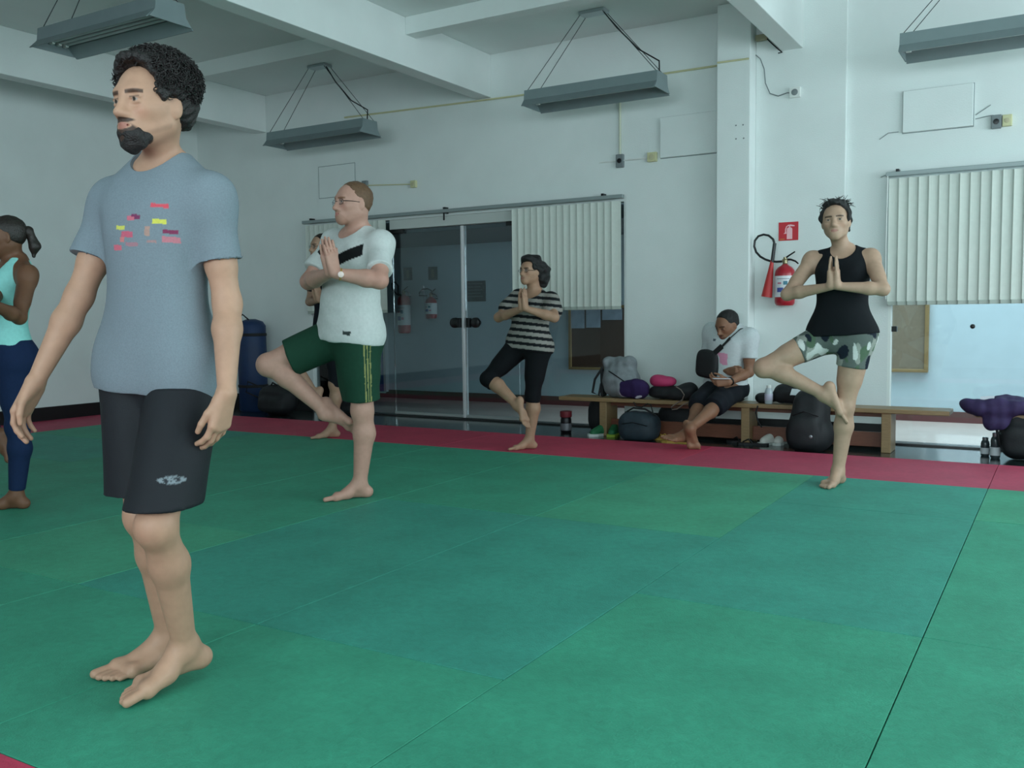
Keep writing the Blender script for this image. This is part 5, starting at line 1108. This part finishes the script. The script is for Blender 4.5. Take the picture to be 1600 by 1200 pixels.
# ================================================================ man in white shirt and green shorts, tree pose
def man_white():
    H = 1.81; base = atZ(553, 779, 0); fd = yawv(-8)
    A = at_depth(562, 757, base+V(.02, .04, 0)); A[2] = .039*H
    knee = at_depth(566, 664, base+V(0, -.0, 0)); knee = A+nz(knee-A)*.247*H
    pel = at_depth(546, 520, base+V(-.03, .02, 0)); neck = at_depth(560, 364, base+V(-.02, .02, 0))
    ax = nz(neck-pel); pf = yawv(-14); cf = yawv(-10); pl = np.cross(ax, pf); cl = np.cross(ax, cf)
    hL = pel+pl*.052*H-ax*.01*H; hR = pel-pl*.052*H-ax*.01*H
    kR = reach(hR, 419, 569, .245*H, False); aR = reach(kR, 520, 652, .240*H, True)
    sL = neck+cl*.108*H-ax*.030*H+cf*.0*H; sR = neck-cl*.108*H-ax*.030*H
    eL = reach(sL, 593, 438, .170*H, True); wL = reach(eL, 528, 424, .150*H, True)
    eR = reach(sR, 482, 440, .170*H, True); wR = reach(eR, 512, 430, .150*H, True)
    mid = (wL+wR)/2; tip = at_depth(509, 376, mid); hd = nz(tip-mid)
    sep = nz(cl); pm = mid; wL = pm+sep*.020; wR = pm-sep*.020
    th = orth(hd, -cf)
    tipdir = hd
    arms = [dict(s=sL, e=eL, w=wL, hd=hd, hn=-sep, ht=th, kw=dict(curl=(.04, .03, .02), spread=.02, tcurl=.0, tout=.45)), dict(s=sR, e=eR, w=wR, hd=hd, hn=sep, ht=th, kw=dict(curl=(.04, .03, .02), spread=.02, tcurl=.0, tout=.45))]
    # thumbs point back to the chest
    legs = [mk_leg(hL, knee, A, yawv(-34), UP, side=-1 if 0 else 1), mk_leg(hR, kR, aR, at_depth(553, 690, aR)-aR, side=1)]
    legs[0]['side'] = -1; legs[1]['side'] = 1
    head = at_depth(551, 318, neck+cf*.045*H)
    B = Body(H, pel, neck, pf, cf, head, yawv(-20)+UP*.02, UP, arms, legs, True, 1.06, SK_PALE)
    def colf(W, col, s):
        head_colour(W, s.head, col, s.skin, rgb(120, 80, 55), rgb(188, 110, 104), rgb(130, 90, 64), .35)
        for a in s.arms:
            d = np.linalg.norm(W-a['e'], axis=1); col[:] = col*(1-.25*np.clip(1-d/.12, 0, 1)[:, None]*np.array((0, .5, .5)))
    B.build(.0058, 'bald bearded man in white chevron shirt and green striped shorts standing on one leg', fine=(.0034, .004), colf=colf)
    # shirt
    def ex(t): return .014+(.05*(.5-t) if t < .5 else 0)
    P = [B.torso(.002, extra=ex)]
    for a in arms:
        P += sleeve(B, a, .0360, .0410, .74)
    P.append(RC(B.neck-ax*.01*H, B.neck+(sL-B.neck)*.6, .034*H, .030*H, .03)); P.append(RC(B.neck-ax*.01*H, B.neck+(sR-B.neck)*.6, .034*H, .030*H, .03))
    hem = at_depth(548, 535, pel); P += [EL(hL-pf*.010*H, V(.070, .066, .085)*H, k=.03*H), EL(hR-pf*.004*H, V(.068, .066, .085)*H, k=.03*H), EL(pel+ax*.085*H+pf*.004*H, V(.101, .084, .14)*H, np.array([pl, pf, ax]), k=.03*H)]
    S = [EL(B.neck+cf*.035*H+ax*.018*H, V(.044, .052, .044)*H, k=.006), EL(B.neck+ax*.035*H-cf*.0*H, V(.043, .05, .036)*H, k=.006)]
    F_cut = []
    def colw(W, c):
        q = W-B.neck; x = q@cl; y = q@cf; z = q@ax
        # black chevron: two bands falling from the shoulders to the middle of the chest
        zc = -.108*H+np.abs(x)*.55; band = (np.abs(z-zc) < .019*H)&(y > 0)&(np.abs(x) < .098*H); c[band] = rgb(22, 24, 26)
        bq = W-at_depth(562, 522, hem+cf*.09*H); c[(np.abs(bq@cl) < .020)&(np.abs(bq@ax) < .011)&(y > -.03)] = rgb(52, 62, 60)
    sh = B.cloth('t_shirt', P, .006, rgb(204, 208, 206), subs=S, cuts=[(hem, -ax)]+[], fold=.0065, ffreq=19, seed=11, colf=colw, stretchz=1.6)
    # clip sleeve ends by separate planes is done through short cones; badge on the hem
    bp = at_depth(562, 523, hem+cf*.09*H)
    
    # shorts
    top = at_depth(548, 524, pel)
    P = clip([B.torso(.016)], top, UP)
    kL2 = hL+(knee-hL)*.92
    P += clip([RC(hL-ax*.02, kL2, .066*H, .058*H, .03), RC(hL, hL+(knee-hL)*.5, .068*H, .064*H, .02), RC((hL+hR)/2-ax*.03, hL+(knee-hL)*.62-pl*.085, .055*H, .046*H, .04), RC(hL+(knee-hL)*.2-pl*.04, hL+(knee-hL)*.85-pl*.075, .055*H, .040*H, .04), EL(hL-pf*.018*H+ax*.01*H, V(.072, .066, .072)*H, k=.03*H), EL(hR-pf*.018*H+ax*.01*H, V(.066, .060, .066)*H, k=.03*H)], top, UP)
    P += clip([RC(hR, hR+(kR-hR)*.9, .062*H, .050*H, .03), RC(hR-UP*.02, hR+(kR-hR)*.75-UP*.045, .060*H, .046*H, .03)], hR+(kR-hR)*.72, kR-hR)
    out = nz(pl*.93-pf*.1)
    def colsh(W, c):
        d = nz(knee-hL); q = W-hL; x = q@orth(d, pf); l_ = q@orth(d, pl); ang = np.arctan2(x, l_)*.062*H
        for k0 in (-.006, .010, .026):
            m = (np.abs(ang-k0-.02) < .0034)&(l_ > 0)&((q@d) > -.06); c[m] = rgb(146, 146, 92)
    cutL = hL+(knee-hL)*.86; cutR = hR+(kR-hR)*.72; dR = nz(kR-hR); dL = nz(knee-hL)
    f = soft('shorts', P, .006, cloth_m, B.o, .004, 18, 21, (), (), 1, lambda W: (lambda c: (colsh(W, c), c)[1])(np.tile(np.array(rgb(32, 72, 56)), (len(W), 1))), None, stretchz=.6) if 0 else None
    B.cloth('shorts', P, .006, rgb(30, 66, 50), cuts=[(cutL, dL)], fold=.005, ffreq=20, seed=21, colf=colsh, stretchz=.5)
    hair_shell(B, 'hair', mat('thin brown hair', rgb(104, 76, 54), .6, noise=.2, nscale=90, bump=.3, bscale=250), .018, .93, h=.0042, noise=.0016, nf=160)
    glasses(B, dark_metal)
    # watch, anklet, hem badge
    def ring(name, c, d, r, th, m):
        a = orth(d, V(.3, .4, .8)); b2 = np.cross(nz(d), a); pts = [tuple(c+(a*math.cos(q)+b2*math.sin(q))*r) for q in np.linspace(0, 2*math.pi, 25)]
        return kid(MB().tube(pts, th, 8, caps=False).build(name, m), B.o)
    wd = nz(wL-eL); wc = wL-wd*.03; ring('watch_strap', wc, wd, .0165*H, .005, mat('gold strap', rgb(196, 160, 84), .35, .5))
    tv = nz(CAM-wc); kid(MB().lathe(tuple(wc+orth(wd, tv)*.018*H), [(.014, -.003), (.016, 0), (.016, .006), (.012, .008)], 18, tuple(orth(wd, tv))).build('watch_face', mat('pale watch face', rgb(236, 214, 206), .3), smooth=True), B.o)
    ring('anklet', A+UP*.03, knee-A, .0225*H, .003, black_pl)
    return B
# ================================================================ woman in black tank top, tree pose
def woman_black():
    H = 1.70; base = atZ(1300, 758, 0)
    A = at_depth(1309, 742, base+V(0, .04, 0)); A[2] = .039*H
    knee = at_depth(1320, 638, base); knee = A+nz(knee-A)*.247*H
    pel = at_depth(1316, 524, base+V(0, .02, 0)); neck = at_depth(1319, 392, base+V(0, .03, 0))
    ax = nz(neck-pel); pf = yawv(-4); cf = yawv(2); pl = np.cross(ax, pf); cl = np.cross(ax, cf)
    hL = pel+pl*.050*H-ax*.012*H; hR = pel-pl*.050*H-ax*.005*H
    kR = reach(hR, 1193, 574, .250*H, True); aR = reach(kR, 1293, 618, .235*H, True)
    sL = neck+cl*.094*H-ax*.030*H; sR = neck-cl*.094*H-ax*.034*H
    sL = at_depth(1360, 402, sL); sR = at_depth(1271, 405, sR)
    eL = reach(sL, 1380, 452, .172*H, True); wL = reach(eL, 1311, 448, .150*H, True)
    eR = reach(sR, 1230, 460, .172*H, True); wR = reach(eR, 1295, 447, .150*H, True)
    mid = (wL+wR)/2; tip = at_depth(1302, 403, mid); hd = nz(tip-mid); sep = orth(hd, cl); wL = mid+sep*.019; wR = mid-sep*.019; th = orth(hd, -cf)
    kw = dict(curl=(.04, .03, .02), spread=.02, tcurl=.0, tout=.45)
    arms = [dict(s=sL, e=eL, w=wL, hd=hd, hn=-sep, ht=th, kw=kw), dict(s=sR, e=eR, w=wR, hd=hd, hn=sep, ht=th, kw=kw)]
    legs = [mk_leg(hL, knee, A, yawv(-12), UP, side=-1), mk_leg(hR, kR, aR, at_depth(1308, 664, aR)-aR, side=1)]
    head = at_depth(1306, 346, neck+cf*.035*H)
    B = Body(H, pel, neck, pf, cf, head, yawv(5)+UP*.03, UP-cl*.05, arms, legs, False, 1.0, rgb(196, 160, 136), bust=.8)
    def colf(W, col, s):
        head_colour(W, s.head, col, s.skin, rgb(60, 44, 38), rgb(178, 110, 104))
        for a in s.legs[1:]:
            d = np.linalg.norm(W-a['k'], axis=1); col[:] = col*(1-.5*np.clip(1-d/.09, 0, 1)[:, None]*np.array((0, .35, .3)))
    B.build(.0055, 'woman in black tank top and patterned shorts balancing on one leg', fine=(.0034, .004), colf=colf)
    # tank top: close at the bust, flared hem
    def ex(t): return .012+max(0, .45-t)*.045+.012*math.exp(-((t-.38)/.2)**2)
    P = [B.torso(.002, extra=ex)]+[q.grow(.010) for q in B.bust]
    for s_ in (sL, sR): P.append(RC(B.neck+(s_-B.neck)*.25-ax*.02, B.neck+(s_-B.neck)*.72-ax*.004*H, .036*H, .031*H, .02))
    hem = at_depth(1313, 524, pel); P += [EL(hL-pf*.010*H, V(.066, .062, .080)*H, k=.03*H), EL(hR-pf*.004*H, V(.066, .064, .080)*H, k=.03*H)]
    S = [EL(B.neck+cf*.03*H+ax*.008*H, V(.042, .055, .044)*H, k=.008), EL(B.neck+ax*.035*H, V(.040, .045, .035)*H, k=.008)]
    for s_, sg in ((sL, 1), (sR, -1)): S.append(RC(s_+cl*sg*.030*H+ax*.03*H, s_+cl*sg*.020*H-ax*.085*H, .034*H, .027*H, .006))
    B.cloth('tank_top', P, .0055, rgb(20, 23, 27), subs=S, cuts=[(hem, nz(-ax+cl*.06))], fold=.004, ffreq=22, seed=31, stretchz=.35)
    top = at_depth(1313, 515, pel)
    P = clip([B.torso(.010), RC(hL, hL+(knee-hL)*.6, .060*H, .050*H, .03)], top, UP)
    P = [CL(q, hL+(knee-hL)*.42, knee-hL) for q in P]+clip([RC(hR, hR+(kR-hR)*.7, .057*H, .046*H, .03)], hR+(kR-hR)*.46, kR-hR)
    P += clip([RC((hL+hR)/2, hL+(knee-hL)*.12, .055*H, .045*H, .03), EL(hL-pf*.018*H+ax*.01*H, V(.064, .060, .064)*H, k=.03*H), EL(hR-pf*.018*H+ax*.01*H, V(.062, .058, .062)*H, k=.03*H)], top, UP)
    dR = nz(kR-hR); dL = nz(knee-hL)
    pal = np.array([rgb(96, 104, 100), rgb(150, 154, 146), rgb(28, 36, 48), rgb(205, 208, 204), rgb(84, 104, 84)])
    def camo(W, c):
        a = wav(W*np.array([1, 1, .7]), 55, 71); b = wav(W*np.array([1, 1, .7]), 70, 72); d = wav(W*np.array([1, 1, .7]), 60, 75)
        c[:] = pal[0]; c[a > .25] = pal[1]; c[d > .45] = pal[4]; c[b > .42] = pal[2]; c[(b < -.62)] = pal[3]
    B.cloth('shorts', P, .0055, (.2, .2, .2), fold=.002, ffreq=26, seed=33, colf=camo)
    hd_ = B.head; L = hd_['L']; hh = hd_['hh']; hm = mat('very dark hair', rgb(20, 19, 20), .55, noise=.3, nscale=120, bump=.6, bscale=220)
    ext = [EL(L(0, -.30, .98), V(.20, .20, .12)*hh, hd_['A'], k=.02)]
    ext += [EL(L(sg*.31, .06, .62), V(.075, .16, .17)*hh, hd_['A'], k=.03) for sg in (1, -1)]+[EL(L(.30, -.12, .36), V(.06, .10, .16)*hh, hd_['A'], k=.02), EL(L(0, -.02, .97), V(.28, .34, .11)*hh, hd_['A'], k=.03)]
    o = hair_shell(B, 'hair', hm, .055, .92, extra=ext, h=.004, noise=.006, nf=100, seed=9)
    rnd = random.Random(4); mb = MB()
    for i in range(90):      # loose strands standing off the pinned-up hair
        a = rnd.uniform(-1, 1); p0 = L(.33*a, rnd.uniform(-.3, .12), .74+.29*math.sqrt(max(0, 1-a*a*.9))); dv = hd_['l']*a*.7+hd_['u']*rnd.uniform(.1, .9)+hd_['f']*rnd.uniform(-.5, .3)
        p1 = p0+nz(dv)*rnd.uniform(.008, .026); p2 = p1+nz(dv+hd_['l']*rnd.uniform(-1.2, 1.2)-hd_['u']*.5)*rnd.uniform(.01, .035); mb.tube([tuple(p0), tuple(p1), tuple(p2)], [.0022, .0018, .001], 4)
    st_ = mb.build('loose_strand', hm); st_['kind'] = 'stuff'; st_.parent = o; st_.location = (0, 0, 0)
    return B
# ================================================================ woman in striped top, tree pose
def woman_stripe():
    H = 1.53; base = atZ(821, 702, 0)
    A = at_depth(827, 687, base+V(0.02, .04, 0)); A[2] = .039*H
    knee = at_depth(832, 622, base); knee = A+nz(knee-A)*.247*H
    pel = at_depth(827, 539, base+V(0, .03, 0)); neck = at_depth(836, 457, base+V(0, .04, 0))
    ax = nz(neck-pel); pf = yawv(-6); cf = yawv(-4); pl = np.cross(ax, pf); cl = np.cross(ax, cf)
    hL = pel+pl*.054*H-ax*.012*H; hR = pel-pl*.054*H-ax*.005*H
    kR = reach(hR, 760, 594, .245*H, True); aR = reach(kR, 809, 633, .235*H, True)
    sL = neck+cl*.100*H-ax*.032*H; sR = neck-cl*.100*H-ax*.034*H
    eL = reach(sL, 866, 496, .172*H, True); wL = reach(eL, 824, 483, .150*H, True)
    eR = reach(sR, 779, 496, .172*H, True); wR = reach(eR, 812, 482, .150*H, True)
    mid = (wL+wR)/2; tip = at_depth(816, 453, mid); hd = nz(tip-mid); sep = orth(hd, cl); wL = mid+sep*.018; wR = mid-sep*.018; th = orth(hd, -cf)
    kw = dict(curl=(.04, .03, .02), spread=.02, tcurl=.0, tout=.45)
    arms = [dict(s=sL, e=eL, w=wL, hd=hd, hn=-sep, ht=th, kw=kw), dict(s=sR, e=eR, w=wR, hd=hd, hn=sep, ht=th, kw=kw)]
    legs = [mk_leg(hL, knee, A, yawv(-38), UP, side=-1), mk_leg(hR, kR, aR, at_depth(815, 664, aR)-aR, side=1)]
    head = at_depth(829, 424, neck+cf*.035*H)
    B = Body(H, pel, neck, pf, cf, head, yawv(-16)+UP*.05, UP, arms, legs, False, 1.12, rgb(188, 146, 120), bust=.95)
    B.build(.0058, 'woman in black and grey striped top and black leggings balancing on one leg', fine=(.0036, .0042), colf=lambda W, col, s: head_colour(W, s.head, col, s.skin, rgb(48, 34, 28), rgb(170, 100, 94)))
    def ex(t): return .016+max(0, .4-t)*.01+.014*math.exp(-((t-.36)/.2)**2)
    P = [B.torso(.002, extra=ex)]+[q.grow(.012) for q in B.bust]
    for a in arms:
        d_ = a['e']-a['s']; P += [RC(B.neck-ax*.03*H+(a['s']-B.neck)*.4, a['s'], .042*H, .042*H, .03), RC(a['s'], a['s']+d_*.50-ax*.012, .044*H, .050*H, .02), RC(a['s']-ax*.05, a['s']+d_*.35-ax*.05-cl*0, .03*H, .03*H, .03)]
    S = [EL(B.neck+cf*.04*H+ax*.004*H, V(.055, .052, .048)*H, k=.008), EL(B.neck+ax*.035*H, V(.046, .05, .036)*H, k=.008)]
    hem = at_depth(827, 549, pel); P += [EL(hL-pf*.010*H, V(.074, .070, .085)*H, k=.03*H), EL(hR-pf*.004*H, V(.072, .070, .085)*H, k=.03*H)]
    def stripes(W, c):
        z = (W-hem)@ax; m = ((z+.008) % .052) < .024; c[m] = rgb(26, 28, 32)
    B.cloth('striped_top', P, .0055, rgb(150, 146, 140), subs=S, cuts=[(hem, -ax)], fold=.0035, ffreq=24, seed=41, colf=stripes)
    top = at_depth(827, 541, pel)
    lg = clip([B.torso(.006)], top, UP)
    for q in legs: lg += B.limb_leg(q, .006, 'thigh')+[EL(q['k'], V(.034, .034, .036)*H*B.g, k=.012), CL(RC(q['k'], q['k']+(q['a']-q['k'])*.5, .033*H*B.g, .038*H*B.g, .015*H), q['k']+(q['a']-q['k'])*(.16 if q is legs[0] else .20), q['a']-q['k']), CL(EL(q['h']-pf*.018*H+ax*.01*H, V(.060, .054, .058)*H*B.g, k=.03*H), top, UP)]
    B.cloth('leggings', lg, .0055, rgb(17, 19, 23), cuts=[], fold=.0012, ffreq=30, seed=43)
    hd_ = B.head; L = hd_['L']; hh = hd_['hh']; hm = MATS['very dark hair']
    ext = [EL(L(.10, -.50, .52), V(.34, .30, .36)*hh, hd_['A'], k=.06), EL(L(.12, -.55, .20), V(.26, .22, .26)*hh, hd_['A'], k=.05), EL(L(.0, .06, .95), V(.30, .36, .14)*hh, hd_['A'], k=.04), EL(L(.30, -.10, .66), V(.10, .2, .2)*hh, hd_['A'], k=.03)]
    hair_shell(B, 'hair', hm, .055, .88, extra=ext, h=.0042, noise=.010, nf=85, seed=15)
    glasses(B, dark_metal)
    return B
# ================================================================ person half hidden behind the man in white
def person_behind():
    H = 1.66; base = atZ(512, 684, 0)
    A = at_depth(519, 671, base+V(.02, .04, 0)); A[2] = .039*H
    knee = A+nz(at_depth(524, 600, base)-A)*.247*H
    pel = at_depth(516, 521, base+V(0, .03, 0)); neck = at_depth(513, 412, base+V(0, .03, 0)); ax = nz(neck-pel); pf = cf = yawv(-8); pl = np.cross(ax, pf); cl = pl
    hL = pel+pl*.05*H; hR = pel-pl*.05*H; kR = hR+nz(-pl*.8-UP*.55+pf*.25)*.245*H; aR = reach(kR, 528, 610, .24*H, True)
    kR = hR+nz(-pl*.2-UP*.5+pf*.85)*.245*H; aR = kR+nz(pl*.55-UP*.8-pf*.3)*.24*H
    sL = neck+cl*.098*H-ax*.03*H; sR = neck-cl*.098*H-ax*.03*H
    eR = reach(sR, 479, 494, .172*H, True); wR = reach(eR, 497, 470, .150*H, True)
    eL = sL+nz(cl*.35-UP*.75+cf*.4)*.172*H; mid = wR; wL = mid+cl*.03; eL = eL+nz(wL-eL)*(np.linalg.norm(wL-eL)-.15*H)*.5
    hd = nz(UP+cf*.2); sep = orth(hd, cl); wR = mid-sep*.018; wL = mid+sep*.018; th = orth(hd, -cf); kw = dict(curl=(.04, .03, .02), spread=.02, tcurl=.0, tout=.45)
    arms = [dict(s=sL, e=eL, w=wL, hd=hd, hn=-sep, ht=th, kw=kw), dict(s=sR, e=eR, w=wR, hd=hd, hn=sep, ht=th, kw=kw)]
    legs = [mk_leg(hL, knee, A, yawv(-30), UP, side=-1), mk_leg(hR, kR, aR, V(0, -.2, -1), side=1)]
    head = at_depth(502, 386, neck+cf*.035*H)
    B = Body(H, pel, neck, pf, cf, head, yawv(-22), UP, arms, legs, False, 1.0, rgb(188, 148, 124), bust=.8)
    B.build(.0065, 'person with glasses and dark top mostly hidden behind the man in the white shirt', colf=lambda W, col, s: head_colour(W, s.head, col, s.skin, rgb(60, 44, 38), rgb(178, 110, 104)))
    P = [B.torso(.012)]+[q.grow(.01) for q in B.bust]
    for a in arms: P += [RC(a['s'], a['s']+(a['e']-a['s'])*.55, .036*H, .034*H, .02)]
    S = [EL(B.neck+cf*.03*H+ax*.008*H, V(.045, .045, .045)*H, k=.008)]
    B.cloth('dark_top', P, .0065, rgb(20, 22, 32), subs=S, cuts=[(B.at_t(.05), -ax)], fold=.002)
    lg = [B.torso(.007)]
    for q in legs: lg += B.limb_leg(q, .007, 'thigh')+[EL(q['k'], V(.035, .035, .038)*H, k=.01)]
    B.cloth('leggings', lg, .0065, rgb(20, 24, 30), cuts=[(B.at_t(.2), ax)], fold=.001)
    hair_shell(B, 'hair', mat('dark brown hair', rgb(44, 32, 28), .5, noise=.3, nscale=90, bump=.4, bscale=180), .03, .90, h=.005, noise=.002)
    glasses(B, black_pl)
    return B
import time as _t
for fn in (man_walking, man_white, woman_black, woman_stripe, woman_mint, man_seated, person_behind):
    _a = _t.time(); fn(); print('built', fn.__name__, round(_t.time()-_a, 1))
